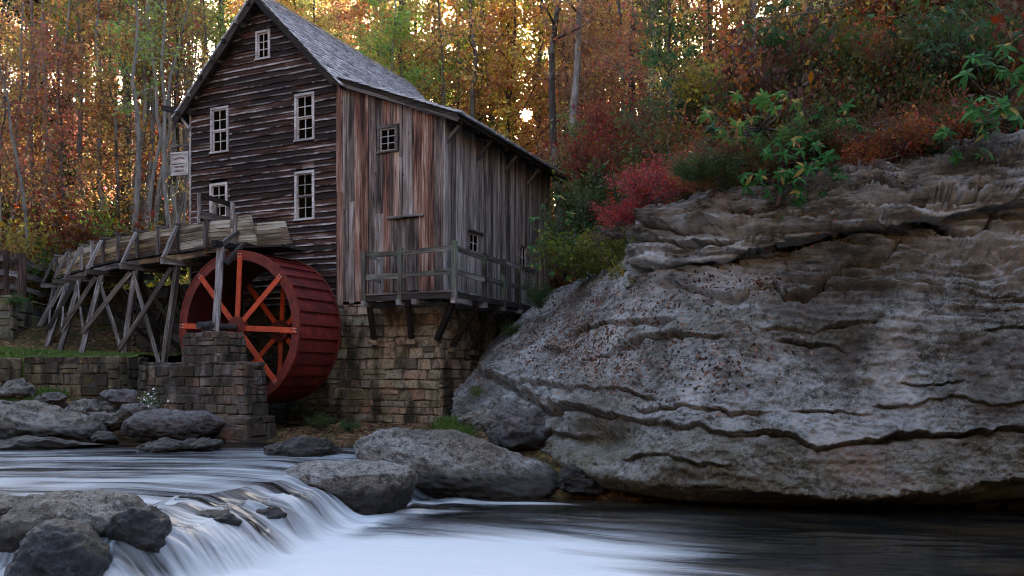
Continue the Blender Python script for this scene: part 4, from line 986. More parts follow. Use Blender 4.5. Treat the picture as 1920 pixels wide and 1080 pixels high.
# raking struts down to small corbel stones
for px0, px1 in ((690, 708), (763, 779)):
    xa, xb = front_x(px0, -BW + .05), front_x(px1, 0)
    timber('strut', (xa, -BW + .12, DZ - 0.30), (xb - .06, -0.08, 0.90), 0.12, 0.11, balc, M['dark_timber'], up=(0, 1, 0))
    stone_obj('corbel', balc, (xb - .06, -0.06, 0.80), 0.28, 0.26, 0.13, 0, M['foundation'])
timber('strut', (0.55, -BW + .2, DZ - 0.30), (-0.16, -0.06, 0.85), 0.13, 0.12, balc, M['dark_timber'], up=(0, 1, 0))
for v_, vz in ((0.55, 0.7), (1.7, 0.65), (2.9, .7)):
    timber('strut', (BX - .08, v_, DZ - 0.30), (-0.02, v_ - .05, vz), 0.12, 0.11, balc, M['dark_timber'], up=(0, 1, 0))
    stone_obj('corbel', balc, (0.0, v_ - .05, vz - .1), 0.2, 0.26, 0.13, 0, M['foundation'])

# ---------------------------------------------------------------- water wheel
HX, HZ, R, WF_, WB_ = -4.71, 1.138, 1.93, -2.13, -0.52
wc = Wd(HX, WF_, HZ)
wheel = thing('water_wheel', 'large rusty red overshot water wheel against the mill', 'water wheel', (wc.x, wc.y, HZ - R), ANG)
WO = R                                    # hub height above the wheel's origin
def ring(r0, r1, y0, y1, n=72):
    mb = MB()
    V = []
    for i in range(n):
        a = 2 * math.pi * i / n
        for r_, y_ in ((r0, y0), (r1, y0), (r1, y1), (r0, y1)): V.append((r_ * math.cos(a), y_, WO + r_ * math.sin(a)))
    Fs = []
    for i in range(n):
        j = (i + 1) % n
        for k in range(4): k2 = (k + 1) % 4; Fs.append((i * 4 + k, i * 4 + k2, j * 4 + k2, j * 4 + k))
    mb.add(V, Fs); return mb
WW = WB_ - WF_
NB = 36
for yy, lab in ((0.0, 'front shroud ring of the wheel'), (WW, 'rear shroud ring of the wheel')):
    o = ring(0.885 * R, R, yy - 0.02, yy + 0.02).build('rim', M['wheel_rim'], wheel); o['label'] = lab
    lipm = ring(R * 0.992, R * 1.008, yy - 0.035, yy + 0.035).build('rim_flange', M['wheel_rim'], o)
ring(0.885 * R, 0.893 * R, 0.021, WW - 0.021, 72).build('sole', M['sole'], wheel)
for i in range(NB):
    a0 = 2 * math.pi * i / NB + 0.03; a1 = 2 * math.pi * (i + 1) / NB + 0.055
    V = []; n = 4
    for k in range(n + 1):
        t = k / n; a = a0 + (a1 - a0) * t
        r_ = R * (0.952 + 0.050 * (1 - t) + 0.008 * math.sin(math.pi * t))
        for rr_, y_ in ((r_, 0.045), (r_ + 0.003 * (i % 2), WW / 2), (r_, WW - 0.045), (r_ - 0.012, WW - 0.045), (r_ - 0.012, 0.045)):
            V.append((rr_ * math.cos(a), y_, WO + rr_ * math.sin(a)))
    Fs = [(0, 1, 2, 3, 4), tuple(n * 5 + q for q in (4, 3, 2, 1, 0))]
    for k in range(n):
        for q in range(5): q2 = (q + 1) % 5; Fs.append((k * 5 + q, k * 5 + 5 + q, k * 5 + 5 + q2, k * 5 + q2))
    mb = MB(); mb.add(V, Fs)
    # the back of the bucket runs inward to the sole
    ra, rb = R * 0.985, R * 0.895; aa, ab = a1 - 0.02, a1 - 0.16
    q = [(ra * math.cos(aa), .03, WO + ra * math.sin(aa)), (ra * math.cos(aa), WW - .03, WO + ra * math.sin(aa)), (rb * math.cos(ab), WW - .03, WO + rb * math.sin(ab)), (rb * math.cos(ab), .03, WO + rb * math.sin(ab))]
    mb.add(q + [(a_ * 0.995, b_, WO + (c_ - WO) * 0.995) for a_, b_, c_ in q], [(0, 1, 2, 3), (7, 6, 5, 4), (0, 4, 5, 1), (1, 5, 6, 2), (2, 6, 7, 3), (3, 7, 4, 0)])
    mb.build('bucket', M['bucket'], wheel)
for yy in (0.0, WW):
    for k in range(8):
        a = math.radians(87 + 45 * k); ca, sa = math.cos(a), math.sin(a); y_ = yy - 0.035 if yy == 0 else yy + 0.035
        sp = timber('spoke', (0.20 * ca, y_, WO + 0.20 * sa), ((R - 0.10) * ca, y_, WO + (R - 0.10) * sa), 0.035, 0.135, wheel, M['spoke'], up=(-sa, 0, ca), jit=0.001)
        if yy == 0:
            bl = MB()
            for dr_, dt in ((-.03, -.035), (-.03, .035), (-.10, -.035), (-.10, .035)):
                r_ = R - 0.10 + dr_ + .06; c = Vector((r_ * ca - dt * sa, y_ - .018, WO + r_ * sa + dt * ca)); bl.tube([c, c + Vector((0, -0.02, 0))], 0.014, 6)
            bo = bl.build('bolts', M['bolt'], sp); bo.matrix_parent_inverse = sp.matrix_basis.inverted()
    hb = MB(); hb.tube([(0, yy - .10, WO), (0, yy + .10, WO)], 0.19, 20); hb.tube([(0, yy - .06 - .02, WO), (0, yy + .06 - .02, WO)], 0.29, 16)
    hb.build('hub', M['wheel_rim'], wheel)
ax = MB(); ax.tube([(0, -1.32, WO), (0, WW + 0.5, WO)], 0.085, 16); ax.build('axle', M['iron'], wheel)

# bearing block on the pier
pier = thing('stone_pier', 'dark stepped stone pier carrying the axle in front of the wheel', 'stone pier', (S0.x, S0.y, 0), ANG)
PZ = 0.975
def block(parent, x0, x1, y0, y1, z0, z1, mat, bt=0.06, right=True, left=True, **kw):
    """battered block of stones: front, right and left faces"""
    ashlar(parent, (x0, y0), (x1, y0), z0, z1, mat, batter=bt, **kw)
    if right: ashlar(parent, (x1, y0 + .02), (x1, y1), z0, z1, mat, batter=bt, **kw)
    if left: ashlar(parent, (x0, y1), (x0, y0 + .02), z0, z1, mat, batter=bt, **kw)
    c = MB(); c.box((x0 + .2, y0 + .2, z0), (x1 - .2, y1, z1 - .05)); c.build('rubble_core', M['mortar_dark'], parent)
def capstones(parent, x0, x1, y0, y1, z, mat, th=0.12, n=3, m=2):
    for i in range(n):
        for j in range(m):
            xa = x0 + (x1 - x0) * i / n; xb = x0 + (x1 - x0) * (i + 1) / n; ya = y0 + (y1 - y0) * j / m; yb = y0 + (y1 - y0) * (j + 1) / m
            stone_obj('stone', parent, ((xa + xb) / 2, (ya + yb) / 2, z - th / 2 + random.uniform(-.01, .01)), xb - xa - .012, yb - ya - .012, th, 0, mat)
kw = dict(rh=(0.16, 0.29), lw=(0.24, 0.56), depth=0.2, backing=M['mortar_dark'])
block(pier, -5.14, -3.86, -3.6, -2.72, 0.22, PZ - .06, M['pier'], 0.07, **kw)
capstones(pier, -5.08, -3.92, -3.55, -2.75, PZ, M['pier'], 0.10, 4, 3)
block(pier, -6.45, -3.00, -3.78, -2.95, -1.12, 0.20, M['pier'], 0.14, **kw)
capstones(pier, -6.35, -3.12, -3.64, -2.95, 0.26, M['pier'], 0.10, 9, 2)
block(pier, -4.75, -2.85, -3.95, -2.85, -1.75, -0.98, M['pier'], 0.06, rh=(0.26, 0.36), lw=(0.4, 0.7), depth=0.22, backing=M['mortar_dark'])
pb = thing('axle_bearing', 'black iron bearing block holding the wheel axle on the pier', 'bearing', tuple(Wd(HX, -3.05, PZ)), ANG)
bm_ = MB(); bm_.box((-0.17, -0.13, 0.0), (0.17, 0.13, 0.06)); bm_.box((-0.11, -0.10, 0.06), (0.11, 0.10, 0.12)); bm_.tube([(0, -0.11, HZ - PZ), (0, 0.11, HZ - PZ)], 0.125, 14); bm_.build('housing', M['iron'], pb)
bb = MB()
for sx_ in (-.14, .14): bb.tube([(sx_, 0, 0.06), (sx_, 0, 0.11)], 0.02, 6)
bb.build('bolts', M['iron'], pb)
M['post'] = wood('dark_red_brown_post', (0.015, 0.009, 0.008), (0.06, 0.035, 0.03), (0.14, 0.10, 0.09), 0.4, 0.7)
# ------------------------------------------------------------------ timber flume on trestles
flume = thing('timber_flume', 'long curving wooden water flume on crossed timber trestles leading to the wheel', 'flume', (-9.5, 22.8, 0.3))
FO = Vector((-9.5, 22.8, 0.3))
def fl(v): return Vector(v) - FO
def ftimber(name, a, b, w, h_, mat, up=(0, 0, 1), **k): return timber(name, fl(a), fl(b), w, h_, flume, mat, up=up, **k)
FT, FB = 3.97, 3.33                        # top and bottom of the trough
near = [Wd(-3.40, -1.75), Wd(-4.75, -1.75), Wd(-5.3, -1.75), Wd(-6.1, -1.75), P(338, 0, 22.7), P(300, 0, 23.15), P(261, 0, 23.8), P(225, 0, 24.4), P(197, 0, 25.1), P(176, 0, 25.8), P(157, 0, 26.5), P(133, 0, 27.6), P(110, 0, 28.8), P(90, 0, 30.2)]
near = [Vector((p.x, p.y, 0)) for p in near]
NW = []
for i, p in enumerate(near):
    d = (near[min(i + 1, len(near) - 1)] - near[max(i - 1, 0)]).normalized(); n_ = Vector((-d.y, d.x, 0))
    if n_.y < 0: n_ = -n_
    NW.append(p + n_ * 1.0)
Zv = lambda p, z: Vector((p.x, p.y, z))
for i in range(1, len(near) - 1):
    a, b = near[i], near[i + 1]; a2, b2 = NW[i], NW[i + 1]
    for k in range(3):
        z = FB + 0.01 + (FT - FB) * (k + .5) / 3; hh = (FT - FB) / 3 - 0.018
        mt = M['trough_low'] if (k < 2 and i > 3) else M['trough']
        ftimber('trough_plank', Zv(b, z), Zv(a, z), 0.045, hh, mt, seg=3, jit=0.004)
        ftimber('trough_plank', Zv(b2, z), Zv(a2, z), 0.045, hh, M['trough_low'], seg=3, jit=0.004)
    ftimber('trough_floor', Zv((b + b2) / 2, FB - 0.03), Zv((a + a2) / 2, FB - 0.03), 1.06, 0.05, M['dark_timber'])
    if i >= 3:
        ftimber('stringer', Zv(b + (b2 - b) * .06, FB - 0.17), Zv(a + (a2 - a) * .06, FB - 0.17), 0.14, 0.15, M['trough_low'] if i < 6 else M['timber'])
        ftimber('stringer', Zv(b2, FB - 0.17), Zv(a2, FB - 0.17), 0.14, 0.15, M['dark_timber'])
# raised nose of the trough and the lower lip section, each cut on a slant
def nose(x0, x1, y, zb, zt, cutx, mat, n=3):
    for k in range(n):
        z0 = zb + (zt - zb) * k / n + .003; z1 = zb + (zt - zb) * (k + 1) / n - .003
        e0 = x1 - cutx * (k / n); e1 = x1 - cutx * ((k + 1) / n)
        mb = MB(); a_, b_ = e0 - x0, e1 - x0; h_ = z1 - z0
        mb.add([(0, -.03, 0), (a_, -.03, 0), (b_, -.03, h_), (0, -.03, h_), (0, .02, 0), (a_, .02, 0), (b_, .02, h_), (0, .02, h_)], [(0, 1, 2, 3), (7, 6, 5, 4), (0, 4, 5, 1), (1, 5, 6, 2), (2, 6, 7, 3), (3, 7, 4, 0)])
        mb.build('trough_plank', mat, flume, M=Matrix.Translation(fl(Wd(x0, y, z0))) @ Matrix.Rotation(ANG, 4, 'Z'))
for yy in (-1.80, -0.74):
    xn0, xn1 = front_x(440, yy), front_x(482, yy)
    nose(xn0, xn1, yy, FB + .01, FT + 0.06, 0.20, M['trough'])
    nose(xn1 - .02, front_x(545 if yy < -1 else 538, yy), yy + .05, FB - 0.10, FT - 0.16, 0.22, M['trough'])
ftimber('trough_floor', Wd(-5.3, -1.27, FB - .08), Wd(-3.6, -1.27, FB - .14), 1.0, 0.05, M['dark_timber'])
# yokes: upright batten each side, cross tie, and at every bent a raking brace down to the end of the cap beam
BENT = [4, 6, 8, 10, 11, 12]
def out_dir(i): return (near[i] - NW[i]).normalized()
for i in list(range(3, 13)):
    o = out_dir(i); p = near[i]; q = NW[i]
    ftimber('yoke_post', Zv(p + o * .055, FB - .06), Zv(p + o * .055, FT + .07), 0.06, 0.10, M['timber'], up=(o.x, o.y, 0))
    ftimber('yoke_post', Zv(q - o * .055, FB - .06), Zv(q - o * .055, FT + .07), 0.06, 0.09, M['dark_timber'], up=(o.x, o.y, 0))
    ftimber('yoke_tie', Zv(p + o * .15, FT + .09), Zv(q - o * .12, FT + .09), 0.09, 0.06, M['timber'])
for i in BENT:
    o = out_dir(i); p = near[i]; q = NW[i]; al = (near[i + 1] - near[i]).normalized()
    ftimber('cap_beam', Zv(p + o * .55, FB - .33), Zv(q - o * .45, FB - .33), 0.15, 0.16, M['leg'])
    ftimber('yoke_brace', Zv(p + o * .10, FT + .02), Zv(p + o * .50, FB - .24), 0.07, 0.11, M['timber'], up=(al.x, al.y, 0))
    ftimber('yoke_brace', Zv(q - o * .10, FT + .02), Zv(q - o * .42, FB - .24), 0.07, 0.11, M['dark_timber'], up=(al.x, al.y, 0))
foot_px = {4: (293, 676, 21.9), 6: (222, 672, 22.5), 8: (148, 669, 23.0), 10: (107, 665, 24.0), 11: (80, 664, 25.0), 12: (62, 660, 26.2)}
LEG = {}
for i in BENT:
    o = out_dir(i); top = Zv(near[i] + o * .10, FB - .41); f = P(*foot_px[i]); f.z = min(f.z, float(ground_z(f.x, f.y))) - 0.12
    LEG[i] = (top, f); ftimber('leg', f, top, 0.13, 0.14, M['leg'], seg=5, jit=0.008)
    t2 = Zv(NW[i] - o * .05, FB - .41); f2 = Zv(NW[i] - o * .75, 0.25); f2.z = float(ground_z(f2.x, f2.y)) - .2
    LEG[(i, 'b')] = (t2, f2); ftimber('leg', f2, t2, 0.13, 0.14, M['dark_timber'], seg=5, jit=0.008)
def lp(i, t): a, b = LEG[i]; return a.lerp(b, t)
for a, b in zip(BENT[:-1], BENT[1:]):
    o = out_dir(a)
    ftimber('cross_brace', lp(b, 0.02) + o * .08, lp(a, 0.66) + o * .10, 0.05, 0.14, M['leg'], up=(0, 0, 1))
    ftimber('cross_brace', lp(a, 0.02) + o * .15, lp(b, 0.66) + o * .14, 0.05, 0.13, M['leg'], up=(0, 0, 1))
    ftimber('cross_brace', lp((a, 'b'), 0.05), lp((b, 'b'), 0.6), 0.05, 0.13, M['dark_timber'])
    ftimber('cross_brace', lp((b, 'b'), 0.05), lp((a, 'b'), 0.6), 0.05, 0.13, M['dark_timber'])
for i in BENT[:3]:
    ftimber('cross_brace', lp(i, .25), lp((i, 'b'), .8), 0.05, 0.12, M['dark_timber'])
# last support: a tall leaning post that stands on the pier in front of the wheel
ptop = Wd(front_x(415, -2.35), -2.35, FB - .18); pbt = Wd(front_x(403, -3.05), -3.05, PZ - .0)
ftimber('leg', pbt, ptop, 0.16, 0.15, M['timber'], seg=5, jit=0.006)
ftimber('cap_beam', ptop + D2 * -0.25 + Vector((0, 0, .07)), ptop + D2 * 1.9 + Vector((0, 0, .07)), 0.16, 0.14, M['dark_timber'])
ftimber('stringer', Wd(-6.2, -1.70, FB - .10), Wd(front_x(425, -1.8), -1.70, FB - .10), 0.12, 0.15, M['trough_low'])
ftimber('yoke_brace', Wd(front_x(445, -1.85), -1.85, FB + .28), ptop + D2 * -.12, 0.10, 0.12, M['timber'], up=tuple(D1))
ftimber('cross_brace', Wd(front_x(452, -2.0), -1.9, FB - .03), Wd(front_x(418, -2.5), -2.42, FB - .62), 0.10, 0.12, M['dark_timber'], up=tuple(D1))
ftimber('leg', Wd(-6.0, -.75, 0.1), Wd(-5.9, -.75, FB - .2), 0.15, 0.15, M['dark_timber'])
for px_ in (386, 442): ftimber('yoke_post', Wd(front_x(px_, -1.83), -1.83, FB - .05), Wd(front_x(px_, -1.83), -1.83, FT + .1), 0.09, 0.10, M['timber'], up=tuple(D1))
# little walkway rail over the trough
wr = []
for px_, pyt, pyb, y in ((374, 362, 416, -1.9), (404, 372, 408, -1.2), (428, 378, 408, -0.5), (436, 380, 412, -1.4)):
    x_ = front_x(px_, y); ftimber('railing_post', Wd(x_, y, front_z(px_, pyb, y) - .05), Wd(x_, y, front_z(px_, pyt, y)), 0.10, 0.09, M['timber'], up=(1, 0, 0))
def fp(px_, py_, y): return Wd(front_x(px_, y), y, front_z(px_, py_, y))
ftimber('railing', fp(376, 366, -1.9), fp(434, 384, -0.5), 0.06, 0.12, M['dark_timber'])
ftimber('railing', fp(376, 402, -1.95), fp(440, 417, -1.3), 0.08, 0.20, M['timber'])
ftimber('walkway_plank', fp(378, 410, -1.75), fp(446, 418, -.9), 0.5, 0.05, M['dark_timber'])

# ------------------------------------------------------------------ retaining walls, race wall, mossy abutment
def wall(name, label, pts, z0, z1, mat, cap=True, batter=0.05, **kw):
    o = thing(name, label, 'stone wall', (pts[0][0], pts[0][1], 0)); off = Vector((pts[0][0], pts[0][1], 0))
    for a, b in zip(pts[:-1], pts[1:]):
        ashlar(o, (a[0] - off.x, a[1] - off.y), (b[0] - off.x, b[1] - off.y), z0, z1, mat, batter=batter, backing=M['mortar_dark'], **kw)
    return o
wall('retaining_wall', 'low brown stone retaining wall below the turf terrace beside the pier', [(-12.75, 21.75), (-9.95, 21.2), (-9.85, 22.9)], -1.2, 0.44, M['retaining'], rh=(0.18, 0.36), lw=(0.2, 0.5), depth=0.3)
wall('retaining_wall', 'short dark retaining wall at the far left end of the terrace', [(-16.5, 21.6), (-12.9, 21.1), (-12.8, 21.9)], -1.2, 0.40, M['retaining'], rh=(0.25, 0.4), lw=(0.4, 0.8), depth=0.3)
wall('abutment_wall', 'mossy yellow-green block abutment at the far end of the flume', [(-18.5, 24.6), (-14.95, 25.0), (-15.9, 29.5)], 0.2, 2.35, M['mossy'], rh=(0.32, 0.46), lw=(0.6, 1.1), depth=0.4)
wall('race_wall', 'shadowed dark stone wall behind the trestles', [(-15.9, 29.6), (-9.75, 25.3)], 0.1, 2.75, M['race'], rh=(0.3, 0.42), lw=(0.5, 1.0), depth=0.4)
steps = thing('plank_steps', 'worn grey wooden steps seen behind the flume trestles', 'steps', (-10.6, 26.6, 1.6), -0.4)
for k in range(6):
    timber('tread', (-0.65, k * .24, k * .17), (0.65, k * .24, k * .17), 0.25, 0.05, steps, M['timber'])
for sx_ in (-.7, .7): timber('stringer', (sx_, -0.1, -.12), (sx_, 1.4, .95), 0.05, 0.22, steps, M['dark_timber'])

# turf terrace
def sheet(name, x0, x1, y0, y1, nx, ny, zf, mat, label=None, kind='structure'):
    xs = np.linspace(x0, x1, nx); ys = np.linspace(y0, y1, ny); X, Y = np.meshgrid(xs, ys, indexing='ij')
    me = mesh_np(name, np.stack([X, Y, zf(X, Y)], -1), grid_faces(nx, ny), True); return tag(link(name, me, None, mat), label, kind=kind)
def terr(X, Y):
    zz = 0.40 + 0.10 * sstep(21.4, 24, Y) + 0.06 * fbm(X * .8, Y * .8, 4, 3) + 0.18 * np.exp(-((X + 14.2) / 1.0) ** 2)
    zz = np.where((Y < 21.45 + 0.17 * (-9.9 - X)) , -0.9, zz); zz = np.where(Y > 29, -0.5, zz)
    return zz
sheet('grass_terrace', -14.9, -9.95, 21.3, 29.3, 90, 120, terr, M['turf'])

# ------------------------------------------------------------------ fence above the abutment
fence = thing('rail_fence', 'old dark split-rail fence above the mossy abutment wall', 'fence', (-15.9, 26.0, 2.35))
FO2 = Vector((-15.9, 26.0, 2.35))
fpst = [P(-60, 0, 25.6), P(8, 0, 26.3), P(36, 0, 26.8), P(108, 0, 30.0)]
for k, (p, w_) in enumerate(zip(fpst, (0.3, 0.3, 0.42, 0.2))):
    zb_ = 2.2; q = Vector((p.x, p.y, zb_)) - FO2; timber('post', q, q + Vector((0, 0, 1.65)), w_ * .8, w_ * .6, fence, M['post'], up=(0, 1, 0), seg=5, jit=0.01)
for a, b in zip(fpst[:-1], fpst[1:]):
    for zz in (0.55, 0.98, 1.42):
        timber('rail', Vector((a.x, a.y - .12, 2.2 + zz)) - FO2, Vector((b.x, b.y - .12, 2.2 + zz - .03)) - FO2, 0.07, 0.17, fence, M['timber'], seg=5, jit=0.012)

# ------------------------------------------------------------------ hanging sign
sc_ = P(337, 307, 24.6)
sign = thing('hanging_sign', 'pale painted wooden sign hanging beside the left corner of the mill', 'sign', tuple(sc_), ANG + 0.12)
sw_, sh_ = 0.62, 0.68
tb = MB(); tb.box((-sw_ / 2 + .04, -.012, -sh_ / 2 + .04), (sw_ / 2 - .04, .012, sh_ / 2 - .04)); tb.build('panel', M['frame'], sign)
for a_, b_ in (((-sw_ / 2, 0, -sh_ / 2 + .02), (sw_ / 2, 0, -sh_ / 2 + .02)), ((-sw_ / 2, 0, sh_ / 2 - .02), (sw_ / 2, 0, sh_ / 2 - .02))): timber('frame', a_, b_, 0.04, 0.045, sign, M['frame'], jit=.001)
for s_ in (-1, 1): timber('frame', (s_ * (sw_ / 2 - .02), 0, -sh_ / 2 + .044), (s_ * (sw_ / 2 - .02), 0, sh_ / 2 - .044), 0.045, 0.04, sign, M['frame'], up=(0, 1, 0), jit=.001)
M['ink'] = plain('faded_red_lettering', (0.10, 0.04, 0.05), 0.8)
def letters(txt, x, z, size, arc=0.0):
    cu = bpy.data.curves.new('lettering', 'FONT'); cu.body = txt; cu.size = size; cu.extrude = 0.003; cu.align_x = 'CENTER'; cu.align_y = 'CENTER'
    o = bpy.data.objects.new('lettering', cu); COL.objects.link(o); dg = bpy.context.evaluated_depsgraph_get(); me = bpy.data.meshes.new_from_object(o.evaluated_get(dg)); bpy.data.objects.remove(o)
    if arc:
        for v_ in me.vertices: v_.co.y -= arc * v_.co.x ** 2
    me.materials.clear()
    link('lettering', me, sign, M['ink'], Matrix.Translation((x, -0.018, z)) @ Matrix.Rotation(math.pi / 2, 4, 'X'))
letters('GLADE CREEK', 0, 0.17, 0.058, 1.6); letters('GRIST MILL', 0, -0.10, 0.07); letters('BABCOCK', 0, -0.21, 0.07)
hk = MB()
arm = timber('arm', (-0.30, 0, sh_ / 2 + .18), (0.62, 0.0, sh_ / 2 + .18), 0.05, 0.06, sign, M['timber'])
for s_ in (-.18, .18): hk.tube([(s_, 0, sh_ / 2), (s_, 0, sh_ / 2 + .16)], 0.008, 5)
hk.build('chains', M['iron'], sign)

# ------------------------------------------------------------------ boulders
def boulder(name, label, c, r, seed, mat, rz=0.0, facets=9, cutd=0.78, rough=0.10, tilt=(0, 0), sub=6, group=None, cat='boulder', cuts=()):
    rr = np.random.default_rng(seed); bm = bmesh.new(); bmesh.ops.create_icosphere(bm, subdivisions=sub, radius=1.0)
    V = np.array([v_.co[:] for v_ in bm.verts]); 
    for k in range(facets):
        n_ = rr.normal(size=3); n_[2] *= 0.8; n_ /= np.linalg.norm(n_); d_ = rr.uniform(cutd - .12, cutd + .1)
        s_ = V @ n_ - d_; V = V - np.clip(s_, 0, None)[:, None] * n_ * 0.88
    for *n_, d_ in cuts:
        n_ = np.array(n_, float); n_ /= np.linalg.norm(n_); V = V - np.clip(V @ n_ - d_, 0, None)[:, None] * n_ * .96
    Nn = V / np.linalg.norm(V, axis=1, keepdims=True)
    o_ = rr.uniform(0, 50, 3); sc3 = np.array(r)
    W = V * sc3
    n1 = fbm(W[:, 0] * 1.6 + o_[0], W[:, 1] * 1.6 + o_[1], W[:, 2] * 2.2 + o_[2], 4); n2 = fbm(W[:, 0] * 9 + o_[1], W[:, 1] * 9, W[:, 2] * 12 + o_[2], 4); n3 = np.abs(fbm(W[:, 0] * 3 + o_[2], W[:, 1] * 3, W[:, 2] * 5 + o_[0], 3))
    W = W + Nn * (rough * (n1 - n3 * .9) + 0.018 * n2)[:, None]
    Rm = Matrix.Rotation(rz, 3, 'Z') @ Matrix.Rotation(tilt[0], 3, 'Y') @ Matrix.Rotation(tilt[1], 3, 'X')
    W = W @ np.array(Rm).T
    for v_, w_ in zip(bm.verts, W): v_.co = w_
    me = bpy.data.meshes.new(name); bm.to_mesh(me); bm.free(); me.polygons.foreach_set('use_smooth', [True] * len(me.polygons))
    o = link(name, me, None, mat); o.location = c; return tag(o, label, cat, group)
def at(px_, py_, Y): return tuple(P(px_, py_, Y))
B = M['boulder']; BU = M['boulder_up']; PR = M['purple_rock']; WR = M['wet_rock']
boulder('boulder', 'biggest midstream boulder, grey with lichen, sloping down to the right', at(868, 888, 15.9), (2.15, 0.95, 0.72), 11, B, rz=-0.05, facets=6, cutd=.85, tilt=(0.25, 0), rough=.075)
boulder('boulder', 'blocky flat-topped boulder beside the waterfall', at(655, 920, 13.7), (1.22, 0.85, 0.62), 26, B, facets=3, cutd=.9, rough=.05, cuts=((0.04, -0.05, 1, .62), (.95, -.35, -.55, .72), (-1, -.2, -.25, .78), (0.1, -1, -.15, .74), (.5, -1, -.1, .74), (-.4, -1, -.35, .76)))
boulder('boulder', 'small rounded brown boulder touching the cliff base', at(1085, 902, 15.3), (0.50, 0.4, 0.30), 33, M['purple_rock'], rz=0.2)
boulder('boulder', 'long speckled boulder lying along the far left bank', at(55, 806, 18.9), (1.75, 1.0, 0.66), 44, BU, facets=6, cutd=.88, tilt=(0.12, 0))
boulder('boulder', 'low pale slab rock at the edge of the upper pool', at(75, 836, 17.6), (1.35, 0.55, 0.20), 55, BU, rough=.06)
boulder('boulder', 'flat cracked pale slab in the pool before the pier', at(348, 838, 17.0), (1.0, 0.5, 0.17), 66, BU, rough=.09)
boulder('boulder', 'tiny pale rock at the left of the flat slab', at(196, 822, 18.5), (0.36, 0.3, 0.14), 67, BU, rough=.05)
boulder('boulder', 'smooth rounded rock in front of the pier foot', at(322, 802, 18.4), (1.15, 0.6, 0.42), 77, PR, facets=5, cutd=.9, rough=.06)
boulder('boulder', 'brown leaf-strewn rock between the pier and the biggest boulder', at(585, 852, 16.4), (0.90, 0.55, 0.30), 88, PR, rough=.10, tilt=(.08, 0))
boulder('boulder', 'big wet rock at the lip of the falls with a pale mottled top', at(140, 1006, 9.75), (1.12, 0.72, 0.56), 99, M['falls_rock'], facets=6, cutd=.86, rough=.05, tilt=(-0.02, 0), cuts=((.2, -1, -.35, .74), (1, -.3, -.1, .82)))
boulder('boulder', 'dark shoulder of rock under the right end of the falls rock', at(262, 1025, 9.35), (0.36, 0.36, 0.50), 101, WR, facets=6, rough=.06)
boulder('boulder', 'black wet rock nearest the camera at the bottom left', at(108, 1075, 8.75), (0.50, 0.42, 0.55), 111, WR, facets=7, cutd=.82, rough=.06)
boulder('boulder', 'low dark rock splitting the middle of the falls', at(400, 982, 10.2), (0.36, 0.28, 0.20), 151, WR, facets=6, rough=.05)
boulder('boulder', 'small dark rock in the falls nearer the flat-topped boulder', at(500, 972, 11.3), (0.28, 0.26, 0.22), 161, WR, facets=6, rough=.04)
boulder('boulder', 'low wet rock at the left edge of the frame beside the falls', at(-10, 985, 10.2), (0.7, 0.5, 0.38), 121, B, facets=8, rough=.08)
boulder('boulder', 'grey boulder jammed against the cliff foot by the foundation', at(905, 792, 19.0), (0.62, 0.5, 0.50), 131, M['boulder_up'], facets=7, rough=.10)
boulder('boulder', 'purple-brown hump rock below the cliff left end', at(985, 812, 17.5), (1.05, 0.8, 0.55), 141, PR, facets=6, rough=.10, tilt=(.25, 0))
small = [(25, 738, 21.0, .62, .34, 'dark cracked rock at the left edge under the retaining wall'), (98, 752, 20.6, .45, .26, 'pale rock left of the long dark slab by the wall'), (172, 770, 20.0, .52, .26, 'dark blue-grey rock below the retaining wall'),
         (228, 748, 20.4, .55, .27, 'tilted smooth slab leaning at the wall corner'), (196, 792, 19.4, .58, .24, 'low dark rock between the long boulder and the rounded rock'), (258, 775, 19.6, .50, .25, 'rounded grey rock under the daisy clump'), (15, 762, 20.4, .5, .2, 'small dark slab behind the long speckled boulder')]
for k, (px_, py_, Y, rx, rzz, lab) in enumerate(small): boulder('rock', lab, at(px_, py_, Y), (rx, rx * .7, rzz), 200 + k, PR if k % 2 else BU, rz=random.uniform(-.5, .5), tilt=(random.uniform(-.25, .1), 0), sub=5, cat='rock')
for k, (px_, py_, rx, lab) in enumerate(((1765, 936, .26, 'small stone in the dark hollow under the cliff'), (1845, 945, .22, 'flat stone right of the hollow under the cliff'), (1690, 952, .18, 'smallest stone at the waterline under the cliff'), (1905, 952, .24, 'stone at the right edge of the hollow'))):
    boulder('rock', lab, at(px_, py_, 14.1), (rx, rx * .7, rx * .55), 300 + k, PR, sub=4, rough=.03, cat='rock')
st = MB(); st.tube([at(523, 835, 16.0), at(545, 843, 16.1), at(568, 847, 16.2), at(590, 849, 16.3)], [0.012, 0.022, 0.025, 0.02], 6); st.tube([at(562, 822, 16.2), at(575, 838, 16.2), at(586, 848, 16.2)], [0.010, 0.016, 0.02], 6)
tag(st.build('stick', M['timber']), 'bare grey driftwood stick caught on the brown rock', 'stick')
